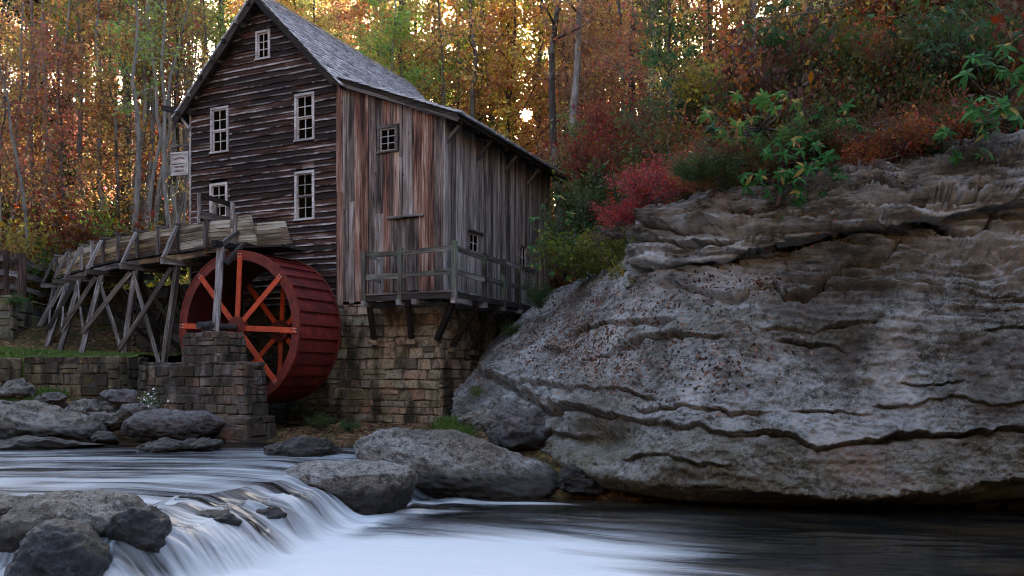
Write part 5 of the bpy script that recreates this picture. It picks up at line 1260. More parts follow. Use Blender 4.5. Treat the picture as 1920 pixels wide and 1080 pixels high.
# ------------------------------------------------------------------ foliage helpers
def leaf_cloud(pts, size, rr, aspect=0.62, droop=0.3, up_bias=0.3):
    """one small folded leaf (4 corners) per point"""
    n = len(pts); pts = np.asarray(pts)
    a = rr.normal(size=(n, 3)); a[:, 2] -= droop; a /= np.linalg.norm(a, axis=1, keepdims=True)
    b = rr.normal(size=(n, 3)); b -= (b * a).sum(1, keepdims=True) * a; b /= np.linalg.norm(b, axis=1, keepdims=True)
    s = (size * np.exp(rr.normal(-.05, .38, n)).clip(.4, 2.1))[:, None]; nn = np.cross(a, b)
    V = np.stack([pts, pts + a * s * .5 + b * s * aspect / 2 + nn * s * .08, pts + a * s, pts + a * s * .5 - b * s * aspect / 2 + nn * s * .08], 1)
    return V.reshape(-1, 3)
def quads(n): return np.arange(n * 4).reshape(-1, 4)
USED = {}
MARKS = [(-999, 'at the left edge'), (60, 'above the rail fence'), (130, 'above the far end of the flume'), (200, 'above the middle of the flume'), (270, 'left of the chute beam'), (330, 'over the hanging sign'), (400, 'over the left slope of the roof'), (520, 'over the ridge end'), (640, 'over the long roof slope'), (760, 'over the end of the main roof'), (850, 'over the lean-to eave'), (940, 'by the sun'), (1020, 'just right of the sun'), (1100, 'left of the crimson shrubs'), (1170, 'above the crimson shrubs'), (1260, 'over the left end of the ledge'), (1370, 'above the hanging rhododendron'), (1480, 'above the middle of the ledge'), (1600, 'over the dry twigs'), (1720, 'above the ledge sprigs'), (1830, 'by the large-leaved rhododendron')]
def mark(x, y):
    p = 960 + F * x / y; return [m for a, m in MARKS if p >= a][-1]
def uniq(base, x, y, sizes=('', 'low ', 'broad ', 'narrow ', 'ragged ', 'leaning ')):
    b = base + ' ' + mark(x, y)
    for s_ in sizes:
        if s_ + b not in USED: USED[s_ + b] = 1; return s_ + b
    for e_ in (', a row behind', ', deeper in', ', deepest in shade'):
        if b + e_ not in USED: USED[b + e_] = 1; return b + e_
    return b
TREEV = {}
def make_tree(key, seed, H, r0, c0, nl, nleaf, lsize, reach, bend=0.03, rise=0.6, clump=0.38, twigs=6, drop_top=True):
    r_ = random.Random(seed); rr = np.random.default_rng(seed); mb = MB(); tips = []
    pts = []; x = y = 0.0; n = 12; dx = r_.uniform(-bend, bend); dy = r_.uniform(-bend, bend)
    for i in range(n + 1):
        t = i / n; pts.append((x, y, H * t)); x += dx * H / n + r_.gauss(0, .006 * H); y += dy * H / n + r_.gauss(0, .006 * H)
    mb.tube(pts, [r0 * (1 - .85 * i / n) + .012 for i in range(n + 1)], 7)
    def on(t):
        f = t * n; i = min(int(f), n - 1); return Vector(pts[i]).lerp(Vector(pts[i + 1]), f - i)
    for k in range(nl):
        t = c0 + (1 - c0) * (k + r_.random() * .8) / nl; t = min(t, .98); p = on(t); a = r_.uniform(0, 2 * math.pi)
        L = reach * (1.15 - .75 * t) * r_.uniform(.6, 1.2); d = Vector((math.cos(a), math.sin(a), r_.uniform(.3, 1.0) * rise)).normalized()
        seg = [p]; q = p.copy(); dd = d.copy()
        for s in range(5):
            dd = (dd + Vector((r_.gauss(0, .16), r_.gauss(0, .16), r_.gauss(.03, .14)))).normalized(); q = q + dd * L / 5; seg.append(q.copy())
        mb.tube(seg, [r0 * .34 * (1 - t * .6) * (1 - .85 * s / 5) + .006 for s in range(6)], 4, cap=False)
        for w in range(twigs):
            s = r_.uniform(.8, 5); i = min(int(s), 4); b = seg[i].lerp(seg[i + 1], s - i); e = b + Vector((r_.gauss(0, .5), r_.gauss(0, .5), r_.gauss(.15, .4))) * L * .34
            mb.tube([b, b.lerp(e, .5) + Vector((r_.gauss(0, .04), r_.gauss(0, .04), .04)) * L * .3, e], [.014, .009, .004], 3, cap=False)
            tips.append((b, e))
    T = np.array([[*b, *e] for b, e in tips]); idx = rr.integers(0, len(T), nleaf); f = rr.uniform(.15, 1.1, nleaf)[:, None]
    P0 = T[idx, :3] * (1 - f) + T[idx, 3:] * f + rr.normal(size=(nleaf, 3)) * clump * rr.uniform(.3, 1.2, (nleaf, 1))
    tm = mb.mesh('trunk', True); tm.materials.append(M['bark'])
    cm = mesh_np('crown', leaf_cloud(P0, lsize, rr), quads(nleaf)); cm.materials.append(M['leaf'])
    TREEV[key] = (tm, cm)
make_tree('a', 1, 17, .17, .28, 22, 7600, .15, 4.2)
make_tree('b', 2, 20, .20, .42, 20, 6200, .15, 4.0, bend=.05)
make_tree('c', 3, 14, .13, .20, 22, 5800, .14, 3.6, bend=.07)
make_tree('d', 4, 21, .19, .50, 16, 2300, .15, 3.8, bend=.03)       # thin crowned
make_tree('e', 5, 11, .09, .15, 20, 4200, .12, 2.8, bend=.09)
make_tree('f', 6, 18, .11, .55, 12, 900, .13, 2.6, bend=.06, rise=1.1)      # almost bare
make_tree('g', 7, 13, .16, .08, 30, 9000, .11, 3.0, bend=.02, rise=-.15, clump=.25)   # dark conifer-like
PAL = {
 'orange': ((0.60, 0.27, 0.09), 'orange-leaved'), 'amber': ((0.58, 0.40, 0.11), 'amber-leaved'), 'yellow': ((0.62, 0.50, 0.10), 'yellow-leaved'),
 'red': ((0.44, 0.12, 0.07), 'red-leaved'), 'rust': ((0.34, 0.17, 0.08), 'rust-leaved'), 'lime': ((0.26, 0.34, 0.07), 'yellow-green'),
 'green': ((0.08, 0.14, 0.035), 'green-leaved'), 'dark': ((0.020, 0.045, 0.018), 'dark evergreen'), 'peach': ((0.70, 0.38, 0.16), 'pale peach-leaved')}
BARK = [(0.16, 0.14, 0.13), (0.08, 0.065, 0.055), (0.22, 0.21, 0.20), (0.11, 0.09, 0.08)]
def tree(var, x, y, s, pal, where, rz=None, bark=None, label=None, jitter=0.15, zs=None, group=None, zoff=-.15, lean=(0, 0)):
    if abs(x / y - 0.0178) < 0.015 and not label and y > 34:
        if abs(x / y - 0.0178) < 0.006: x += 0.014 * y * random.choice((-1, 1))
    tm, cm = TREEV[var]; z = float(ground_z(x, y)) + zoff
    t = thing('tree', label or uniq('%s %s tree' % (PAL[pal][1], {'f': 'nearly bare', 'd': 'high-crowned', 'e': 'small', 'g': 'bushy', 'a': 'full', 'b': 'tall full', 'c': 'young'}[var]), x, y, ('', 'slim ', 'short ', 'leggy ', 'thin-topped ')), 'tree', (x, y, z), rz if rz is not None else random.uniform(0, 6.28), group or ('%s trees %s' % (PAL[pal][1], where)))
    t.rotation_euler = (lean[0], lean[1], t.rotation_euler[2]); t.scale = (s, s, s * (zs or 1))
    a = link('trunk', tm, t); b = link('crown', cm, t)
    bk = bark or random.choice(BARK); a.color = (*bk, 1)
    c = PAL[pal][0]; b.color = tuple(min(1, k * random.uniform(1 - jitter, 1 + jitter)) for k in c) + (1,)
    return t
def pick(w): ks = list(w); return random.choices(ks, [w[k] for k in ks])[0]
random.seed(21)
# the hillside left of the mill: close rows, warm and bright
left_w = 'on the slope left of the mill'
def scatter(n, xr, yr, cols, vars_, where, smin=.8, smax=1.2, mind=1.6, ratio=None):
    pts = []; tries = 0
    while len(pts) < n and tries < 6000:
        tries += 1; y = random.uniform(*yr)
        if ratio: x = random.uniform(*ratio) * y
        else: x = random.uniform(*xr)
        if all((x - a) ** 2 + (y - b) ** 2 > mind ** 2 for a, b in pts):
            pts.append((x, y)); tree(pick(vars_), x, y, random.uniform(smin, smax), pick(cols), where)
wl_ = {'orange': 3, 'peach': 4, 'amber': 3, 'rust': 1, 'red': 2, 'yellow': 3, 'lime': 4, 'green': 1}
scatter(26, None, (33, 44), {'orange': 2, 'rust': 2, 'amber': 2, 'lime': 2, 'yellow': 2, 'red': 1.5}, {'a': 1, 'c': 3, 'e': 4, 'f': 4, 'd': 2}, left_w, ratio=(-.68, -.30), smin=.55, smax=.95)
scatter(36, None, (44, 66), wl_, {'a': 4, 'b': 3, 'c': 3, 'd': 2, 'f': 2}, 'higher on the slope left of the mill', ratio=(-.66, -.22), smin=.8, smax=1.15)
scatter(20, None, (66, 105), {'orange': 3, 'peach': 4, 'amber': 3, 'lime': 2, 'yellow': 2, 'red': 1}, {'a': 4, 'b': 4}, 'far up the slope left of the mill', ratio=(-.66, -.20), smin=1.0, smax=1.4, mind=2.5)
# behind the roof and the lean-to: thinner, so the bright sky shows between the trunks
mid_w = 'in the open wood behind the mill'
scatter(20, None, (40, 56), {'amber': 4, 'rust': 3, 'orange': 2, 'lime': 1.5, 'yellow': 2}, {'a': 2, 'c': 2, 'd': 4, 'f': 4, 'e': 2}, mid_w, ratio=(-.20, .13), smin=.75, smax=1.1)
scatter(20, None, (56, 85), {'amber': 4, 'rust': 2, 'orange': 3, 'yellow': 2, 'lime': 1}, {'b': 3, 'd': 4, 'a': 2, 'f': 2}, 'deeper in the wood behind the mill', ratio=(-.22, .16), smin=.85, smax=1.2, mind=2.2)
# right of the sun, above the cliff
scatter(13, None, (30, 44), {'rust': 3, 'red': 3, 'amber': 1, 'orange': 1}, {'c': 2, 'e': 3, 'f': 4, 'd': 2}, 'between the mill and the cliff top', ratio=(.08, .26), smin=.6, smax=1.0)
scatter(18, None, (26, 44), {'rust': 3, 'orange': 2, 'green': 2, 'red': 1}, {'a': 2, 'c': 3, 'e': 3}, 'on the hillside above the cliff', ratio=(.26, .72), smin=.7, smax=1.1)
scatter(8, None, (44, 80), {'rust': 3, 'orange': 2, 'amber': 2}, {'a': 3, 'b': 3}, 'far up above the cliff', ratio=(.16, .66), smin=.9, smax=1.3, mind=3)
# trees that can be told apart

scatter(12, None, (20, 27), {'rust': 2, 'orange': 1, 'green': 2, 'amber': 1}, {'c': 2, 'e': 3}, 'close above the cliff top', ratio=(.18, .62), smin=.45, smax=.7)
scatter(14, None, (62, 120), {'amber': 4, 'rust': 2, 'orange': 3, 'yellow': 2, 'lime': 2}, {'a': 3, 'b': 4}, 'far back in the wood behind the mill', ratio=(-.24, .22), smin=.8, smax=1.25, mind=2.4)
scatter(14, None, (34, 60), {'amber': 3, 'rust': 3, 'red': 1, 'orange': 2}, {'c': 2, 'e': 2, 'f': 3, 'a': 1}, 'thin young wood behind the roofs', ratio=(-.22, .16), smin=.6, smax=.95)
scatter(14, None, (34, 60), {'peach': 3, 'rust': 3, 'amber': 1}, {'f': 4, 'd': 1}, 'bare thicket on the left slope', ratio=(-.66, -.30), smin=.6, smax=1.0)
scatter(18, None, (44, 95), {'amber': 3, 'orange': 3, 'rust': 2, 'yellow': 1, 'lime': 1}, {'a': 4, 'b': 3}, 'filling the wood behind the roofs', ratio=(-.24, .12), smin=.85, smax=1.2, mind=1.6)
scatter(8, None, (21, 30), {'rust': 2, 'orange': 2, 'amber': 1, 'green': 1}, {'c': 2, 'e': 3, 'a': 1}, 'on the knoll above the crimson shrubs', ratio=(.17, .36), smin=.6, smax=.85)
scatter(24, None, (38, 75), {'amber': 3, 'orange': 3, 'rust': 2, 'yellow': 1, 'lime': 1.5}, {'a': 4, 'b': 2, 'c': 2}, 'closing the gaps behind the long roof', ratio=(-.20, .17), smin=.8, smax=1.15, mind=1.5)
for k in range(20):
    Y_ = random.uniform(31, 39); px_ = random.uniform(-10, 350); p_ = P(px_, 0, Y_); tree(random.choice('fffd'), p_.x, p_.y, random.uniform(.55, .95), random.choice(['yellow', 'orange', 'rust', 'lime']), 'x', bark=random.choice([(.34, .32, .30), (.26, .25, .23), (.20, .19, .18)]), group='grey-stemmed young trees at the foot of the left slope', lean=(0, random.uniform(-.16, .16)))
scatter(9, None, (42, 62), {'amber': 2, 'orange': 2, 'yellow': 1, 'lime': 1}, {'a': 3, 'b': 2}, 'x', ratio=(-.14, .005), smin=.9, smax=1.2, mind=1.5)
def solo(var, px_, Y, s, pal, label, **k):
    p = P(px_, 0, Y); t = tree(var, p.x, p.y, s, pal, '', label=label, group='none', **k); del t['group']; return t
solo('g', 70, 38, 1.0, 'dark', 'dark evergreen tree at the left edge behind the fence')
solo('g', 305, 44, 0.75, 'dark', 'dark evergreen tree just left of the hanging sign')
solo('g', 150, 47, 1.05, 'dark', 'second dark evergreen right of the one behind the fence')
solo('b', 430, 44, 1.0, 'lime', 'tall yellow-green tree rising at the left edge of the gable roof')
solo('c', 262, 40, 1.15, 'red', 'bright red-orange tree left of the chute beam')
solo('f', 235, 36, 1.0, 'rust', 'grey leaning bare tree in front of the red-orange tree', bark=(.22, .21, .2), lean=(0, .1))
solo('f', 190, 35, 1.0, 'amber', 'pale leaning bare tree above the middle of the flume', bark=(.26, .25, .23), lean=(0, -.12))
solo('d', 1076, 30, 0.95, 'amber', 'pale grey straight trunk right of the sun and the lean-to eave', bark=(.30, .28, .26), lean=(0, -.03))
solo('d', 1050, 31, 0.9, 'rust', 'dark thin trunk beside the pale straight one', bark=(.07, .06, .055))
solo('d', 1240, 27, 0.9, 'rust', 'mottled pale trunk leaning left above the crimson shrub', bark=(.28, .25, .22), lean=(0, -.07))
solo('b', 795, 52, 1.1, 'lime', 'trunk with green ivy-like leaves over the end of the main roof', bark=(.07, .065, .05))
solo('d', 1180, 30, 0.85, 'red', 'dark trunk with long limbs reaching left over the mill', bark=(.06, .05, .05), lean=(0, -.22))
solo('b', 1120, 47, 1.0, 'rust', 'broad dark trunk against the sky at the top middle', bark=(.05, .045, .04))

# ------------------------------------------------------------------ shrubs
SHR = {}
def make_shrub(key, seed, h_, w_, nstem, nleaf, ls, clump=.1, twig=5, weep=0.0):
    r_ = random.Random(seed); rr = np.random.default_rng(seed); mb = MB(); tips = []
    for k in range(nstem):
        a = r_.uniform(0, 6.28); d = Vector((math.cos(a) * w_, math.sin(a) * w_, h_ * r_.uniform(.5, 1.1))); q = Vector((r_.gauss(0, .08), r_.gauss(0, .08), -.1)); pts = [q.copy()]; n = 5
        for i in range(n):
            q = q + d / n * r_.uniform(.7, 1.2) + Vector((r_.gauss(0, .05), r_.gauss(0, .05), r_.gauss(0, .04) - weep * i * .06)) ; pts.append(q.copy())
        mb.tube(pts, [.018 * (1 - i / n) + .005 for i in range(n + 1)], 4, cap=False)
        for w in range(twig):
            i = r_.randint(1, n - 1); b = pts[i].lerp(pts[i + 1], r_.random()); e = b + Vector((r_.gauss(0, .22), r_.gauss(0, .22), r_.gauss(.08, .16))) * max(h_, w_) * .8; mb.tube([b, e], [.007, .003], 3, cap=False); tips.append((b, e))
    T = np.array([[*b, *e] for b, e in tips]); idx = rr.integers(0, len(T), nleaf); f = rr.uniform(0, 1.1, nleaf)[:, None]
    P0 = T[idx, :3] * (1 - f) + T[idx, 3:] * f + rr.normal(size=(nleaf, 3)) * clump
    tm = mb.mesh('stems', True); tm.materials.append(M['bark']); cm = mesh_np('foliage', leaf_cloud(P0, ls, rr, .55), quads(nleaf)); cm.materials.append(M['leaf']); SHR[key] = (tm, cm)
make_shrub('fine1', 31, 1.1, .8, 16, 5200, .055, .10, 7)
make_shrub('fine2', 32, .8, 1.1, 16, 5200, .05, .10, 7)
make_shrub('mid1', 33, 1.3, .7, 14, 2600, .09, .12, 6)
make_shrub('mid2', 34, .9, .9, 14, 2400, .085, .12, 6)
make_shrub('bare', 35, .6, .9, 26, 260, .05, .06, 7, weep=.6)
SPAL = {'crimson': (.46, .022, .028), 'orange': (.42, .13, .03), 'rust': (.22, .075, .025), 'olive': (.12, .11, .025), 'green': (.06, .13, .03), 'brown': (.14, .07, .04), 'gold': (.42, .30, .05), 'teal': (.035, .10, .05), 'lime': (.20, .28, .05)}
def shrub(var, loc, s, pal, label, group=None, rz=None, tilt=(0, 0), bark=(.12, .09, .08), zs=1.0, name='shrub'):
    t = thing(name, label, 'shrub', tuple(loc), 0, group); t.rotation_euler = (tilt[0], tilt[1], random.uniform(0, 6.28) if rz is None else rz); t.scale = (s, s, s * zs)
    a = link('stems', SHR[var][0], t); b = link('foliage', SHR[var][1], t); a.color = (*bark, 1); c = SPAL[pal] if isinstance(pal, str) else pal
    b.color = tuple(min(1, k * .74 * random.uniform(.8, 1.15)) for k in c) + (1,); return t
def onhill(px_, Y, dz=0.0):
    p = P(px_, 0, Y); return Vector((p.x, p.y, float(ground_z(p.x, p.y)) + dz))
def hillpt(px_, py_, y0=14.5, y1=45):
    """where the line of sight through a photograph point meets the ground or the cliff top"""
    ys = np.arange(y0, y1, .1); xs = (px_ - 960) / F * ys; zs = (700 - py_) / F * ys; g = ground_z(xs, ys); k = np.argmax(g > zs)
    if not (g > zs).any(): k = len(ys) - 1
    return Vector((xs[k], ys[k], g[k]))
random.seed(5)
GRP = 'fine-leaved shrubs on the hillside above the cliff'
for k in range(130):
    px_ = random.uniform(1230, 1990); y_ = random.uniform(15.6, 25)
    p = P(px_, 0, y_); z = float(ground_z(p.x, p.y)); py_ = 700 - F * (z + .6) / y_
    if z < 1.8 or (px_ < 1330 and y_ < 17.6): continue
    pal = random.choice(['orange', 'rust', 'rust', 'olive', 'olive', 'brown', 'orange', 'green']) if px_ < 1750 else random.choice(['olive', 'rust', 'brown', 'green', 'olive', 'orange'])
    nm = {'orange': 'orange', 'rust': 'rust-red', 'olive': 'olive', 'brown': 'brown', 'green': 'dull green'}[pal]
    shrub(random.choice(['fine1', 'fine2']), (p.x, p.y, z), random.uniform(.9, 1.6), pal, uniq(nm + ' fine-leaved hillside shrub', p.x, p.y), nm + ' ' + GRP)
for k in range(34):
    px_ = 1300 + k * 19 + random.uniform(-12, 12); yy = random.uniform(15.4, 16.6); top = np.interp(px_, [1300, 1500, 1700, 1920], [365, 345, 318, 268]); p = P(px_, top - random.uniform(-15, 60), yy)
    pal = random.choice(['orange', 'rust', 'green', 'olive', 'green', 'rust']); nm = {'orange': 'orange', 'rust': 'rust-red', 'olive': 'olive', 'green': 'dark green'}[pal]
    shrub(random.choice(['fine1', 'fine2']), p, random.uniform(.45, .8), pal, uniq(nm + ' small shrub on the rim', p.x, p.y), nm + ' small shrubs on the cliff rim')
for k in range(64):
    px_ = random.uniform(1235, 1960); yy = random.uniform(15.9, 18.5); p = P(px_, 0, yy); z = float(ground_z(p.x, p.y)) + random.uniform(0.2, .9)
    if px_ < 1340 and yy < 17.2: continue
    pal = random.choice(['orange', 'rust', 'rust', 'olive', 'green', 'brown']); nm = {'orange': 'orange', 'rust': 'rust-red', 'olive': 'olive', 'green': 'dark green', 'brown': 'brown'}[pal]
    shrub(random.choice(['fine1', 'fine1', 'mid1']), (p.x, p.y, z), random.uniform(.9, 1.4), pal, uniq(nm + ' tall near shrub', p.x, p.y), nm + ' tall shrubs just behind the cliff rim', zs=1.3)
for k in range(22):
    px_ = random.uniform(1590, 1930); yy = random.uniform(14.9, 15.8); top = np.interp(px_, [1500, 1700, 1920], [345, 318, 268]); p = P(px_, top - random.uniform(-4, 55), yy)
    pal = random.choice(['orange', 'rust', 'green', 'green', 'olive']); nm = {'orange': 'orange', 'rust': 'rust-red', 'olive': 'olive', 'green': 'dark green'}[pal]
    shrub(random.choice(['fine1', 'fine2', 'mid2']), p, random.uniform(.4, .7), pal, uniq(nm + ' tuft on the rim', p.x, p.y), nm + ' tufts on the cliff rim')
# crimson blueberry shrub hanging at the upstream end of the ledge
for k, (px_, py_, Y, s, lab) in enumerate(((1215, 335, 16.9, .72, 'brightest crimson shrub at the left end of the ledge top'), (1270, 305, 17.3, .75, 'crimson shrub behind and above the brightest one'), (1165, 375, 17.6, .5, 'small crimson shrub left of the ledge over the green bush'))):
    shrub('fine2', P(px_, py_ + 40, Y), s, 'crimson', lab)
for k, (px_, py_, Y, s, pal, lab) in enumerate(((1330, 250, 18.5, .9, 'orange', 'orange-red shrub right of the crimson ones'), (1400, 170, 19.5, 1.0, 'orange', 'bright orange shrub high above the ledge'), (1480, 110, 20.5, 1.1, (.40, .06, .02), 'scarlet shrub near the top of the frame'), (1620, 90, 21, 1.1, 'orange', 'orange shrub under the top right trees'), (1340, 120, 20, 1.1, 'gold', 'golden-green shrub beside the trunks above the ledge'), (1120, 250, 25, 1.4, (.40, .07, .04), 'red sapling in front of the wood behind the crimson shrub'), (1160, 190, 27, 1.5, (.30, .07, .04), 'taller dark red sapling behind the red one'))):
    shrub('fine1', P(px_, py_ + 70, Y), s, pal, lab)
# green and yellow bush between the mill wall and the cliff
for k, (px_, py_, Y, s, pal, lab, var) in enumerate(((1058, 470, 21.5, .8, 'green', 'green bush leaning over the balcony end', 'mid1'), (1080, 480, 20.5, 1.0, (.14, .17, .03), 'largest yellow-green bush between mill and ledge', 'mid2'), (1150, 470, 19.6, .85, (.20, .20, .03), 'yellow-speckled bush touching the ledge', 'mid2'),
      (1125, 420, 22.5, 1.15, 'green', 'taller green bush behind the yellow-green one', 'mid1'), (1012, 545, 20.6, .42, 'green', 'small green sprig hanging at the balcony posts', 'mid1'), (1180, 500, 18.6, .5, (.26, .26, .03), 'small yellow bush at the foot of the ledge', 'mid2'),
      (1085, 400, 24.5, 1.05, (.10, .18, .03), 'bush under the pale straight trunk', 'mid1'), (1110, 330, 27, 1.4, 'lime', 'bright lime sapling right of the pale trunk', 'mid1'))):
    shrub(var, P(px_, py_ + 30, Y), s, pal, lab)
# dry hanging twigs over the rock edge
for k, (px_, py_, Y, s) in enumerate(((1600, 315, 14.9, .8), (1660, 340, 14.7, .8), (1710, 290, 15.2, .9), (1560, 350, 14.9, .7), (1800, 240, 15.2, .8), (1650, 250, 15.8, 1.0), (1220, 420, 17.0, .5), (1160, 430, 18.6, .7))):
    shrub('bare', P(px_, py_ + 10, Y), s, 'brown', ['tangle of dry hanging twigs over the ledge, leftmost of the broad patch', 'dry twigs in the middle of the ledge edge', 'dry twigs right of the middle of the ledge edge', 'dry twigs below the hanging rhododendron', 'dry twigs under the big-leaved rhododendron', 'higher dry twigs behind the ledge edge', 'dry roots trailing down the left end of the ledge', 'grey dead branches beside the yellow bush'][k], bark=(.17, .12, .11))
# undergrowth at the edge of the wood on the left
random.seed(9)
for k in range(44):
    Y = random.uniform(28.5, 37); px_ = random.uniform(-20, 380); pal = random.choice(['gold', 'orange', 'rust', 'olive', 'lime', 'gold', 'green'])
    nm = {'gold': 'golden', 'orange': 'orange', 'rust': 'rust-red', 'olive': 'olive', 'lime': 'lime green', 'green': 'dull green'}[pal]
    q_ = onhill(px_, Y); shrub(random.choice(['mid1', 'mid2', 'mid1']), q_, random.uniform(1.0, 2.0), pal, uniq(nm + ' undergrowth shrub', q_.x, q_.y), nm + ' undergrowth beyond the flume')
for k in range(26):
    Y = random.uniform(30, 42); px_ = random.uniform(860, 1200); pal = random.choice(['rust', 'olive', 'brown', 'orange', 'green'])
    nm = {'orange': 'orange', 'rust': 'rust-red', 'olive': 'olive', 'brown': 'brown', 'green': 'dull green'}[pal]
    q_ = onhill(px_, Y); shrub(random.choice(['mid1', 'fine1']), q_, random.uniform(1.3, 2.2), pal, uniq(nm + ' undergrowth shrub', q_.x, q_.y), nm + ' undergrowth behind the lean-to')

# ------------------------------------------------------------------ rhododendrons: whorls of long leathery leaves on crooked stems
def rleaf(L=.17, w_=.045, dr=.25):
    V = []; n = 4
    for i in range(n + 1):
        t = i / n; x = L * t; z = -dr * L * t * t; ww = w_ / 2 * (.18, .72, 1.0, .86, .12)[i]
        V += [(x, -ww, z + ww * .35), (x, 0, z), (x, ww, z + ww * .35)]
    Fs = []
    for i in range(n): b = i * 3; Fs += [(b, b + 3, b + 4, b + 1), (b + 1, b + 4, b + 5, b + 2)]
    me = bpy.data.meshes.new('leaf'); me.from_pydata(V, [], Fs); me.update(); me.polygons.foreach_set('use_smooth', [True] * len(me.polygons)); me.materials.append(M['rhodo']); return me
RL = [rleaf(.15, .058, .15), rleaf(.17, .062, .35), rleaf(.13, .054, .55), rleaf(.16, .055, .8)]
def rhodo(label, whorls, root, col=(.035, .105, .04), size=1.0, yellow=.06, name='rhododendron'):
    root = Vector(root); t = thing(name, label, 'shrub', tuple(root)); stems = MB(); r_ = random.Random(hash(label) % 1000 if False else len(label) * 7 + len(whorls))
    for w in whorls:
        c = Vector(w[:3]) - root; s = size * r_.uniform(.8, 1.2)
        mid = c * .5 + Vector((r_.gauss(0, .1), r_.gauss(.1, .1), -abs(r_.gauss(.1, .08)))); stems.tube([(0, 0, 0), mid * .6, mid, c * .85 + Vector((0, .03, -.03)), c], [.018, .014, .011, .008, .006], 4, cap=False)
        ax_ = Vector((r_.gauss(0, .45), -0.75 + r_.gauss(0, .3), .55 + r_.gauss(0, .3))).normalized(); e1 = ax_.orthogonal().normalized(); e2 = ax_.cross(e1); n = r_.randint(6, 8); ph = r_.uniform(0, 6)
        for k in range(n):
            a = ph + 2 * math.pi * k / n + r_.gauss(0, .12); d = (e1 * math.cos(a) + e2 * math.sin(a)); el = r_.uniform(-.25, .45); X = (d + ax_ * el).normalized(); Zx = (ax_ - X * ax_.dot(X)).normalized(); Yx = Zx.cross(X); q = s * r_.uniform(.75, 1.15)
            Mx = Matrix(((X.x * q, Yx.x * q, Zx.x * q, c.x), (X.y * q, Yx.y * q, Zx.y * q, c.y), (X.z * q, Yx.z * q, Zx.z * q, c.z), (0, 0, 0, 1)))
            lf = link('leaf', r_.choice(RL), t, None, Mx); v_ = r_.uniform(.55, 1.2)
            lf.color = (.30, .21, .03, 1) if r_.random() < yellow else ((.20, .09, .03, 1) if r_.random() < yellow * .5 else (col[0] * v_, col[1] * v_, col[2] * v_, 1))
    st_ = stems.mesh('stems', True); st_.materials.append(M['bark']); so = link('stems', st_, t); so.color = (.13, .10, .09, 1); return t
def region(n, x0, x1, y0, y1, Y, dY, seed, ell=True):
    r_ = random.Random(seed); out = []
    while len(out) < n:
        a, b = r_.uniform(-1, 1), r_.uniform(-1, 1)
        if ell and a * a + b * b > 1: continue
        out.append(tuple(P((x0 + x1) / 2 + a * (x1 - x0) / 2, (y0 + y1) / 2 + b * (y1 - y0) / 2, Y + r_.uniform(-dY, dY))))
    return out
rhodo('rhododendron hanging lowest over the middle of the ledge', region(40, 1390, 1600, 262, 385, 14.6, .35, 1), P(1520, 300, 15.5), (.022, .13, .014))
rhodo('rhododendron above the hanging one, bright tipped leaves', region(34, 1320, 1510, 165, 270, 15.5, .4, 2), P(1430, 240, 16.8), (.05, .17, .012), yellow=.12)
rhodo('rhododendron right of the bright tipped one', region(28, 1500, 1635, 190, 300, 15.2, .4, 3), P(1560, 260, 16.4), (.022, .12, .014))
rhodo('little rhododendron sprigs on the ledge edge under the twigs', region(7, 1735, 1880, 238, 300, 14.1, .2, 4), P(1800, 262, 14.9), (.03, .15, .014), yellow=.1)
rhodo('large-leaved rhododendron at the right edge of the frame', region(26, 1800, 1945, 85, 245, 13.3, .3, 5), P(1890, 190, 14.4), (.03, .15, .02), size=1.25)
rhodo('rhododendron on the slope between the trunks and the orange shrubs', region(26, 1225, 1335, 30, 230, 20.5, .6, 6), P(1285, 250, 21.5), (.025, .12, .028), size=1.25)
rhodo('rhododendron at the top of the frame right of the trunks', region(22, 1390, 1580, 0, 90, 17.5, .6, 7), P(1480, 110, 18.8), (.03, .085, .022), size=1.1)
rhodo('dark rhododendron in the top right corner', region(22, 1700, 1920, 5, 120, 15.5, .6, 8), P(1800, 120, 17), (.03, .08, .025), size=1.1)
rhodo('dull rhododendron deep in the shade of the slope', region(24, 1560, 1760, 60, 220, 18, .6, 9), P(1660, 220, 19.2), (.02, .06, .018), size=1.1)
rhodo('rhododendron sprays over the crimson shrub', region(20, 1285, 1400, 235, 350, 16.2, .3, 10), P(1340, 330, 17.8), (.03, .10, .04))
rhodo('green sprays hanging from the left end of the ledge', region(9, 1165, 1225, 430, 545, 17.4, .3, 12), P(1195, 470, 18.0), (.06, .13, .03), size=.8, yellow=.3, name='shrub')
rhodo('leafy sprays crossing the side wall of the mill by the balcony', region(13, 985, 1085, 365, 560, 19.8, .6, 13), P(1060, 520, 20.8), (.04, .12, .025), size=.9, yellow=.1, name='shrub')

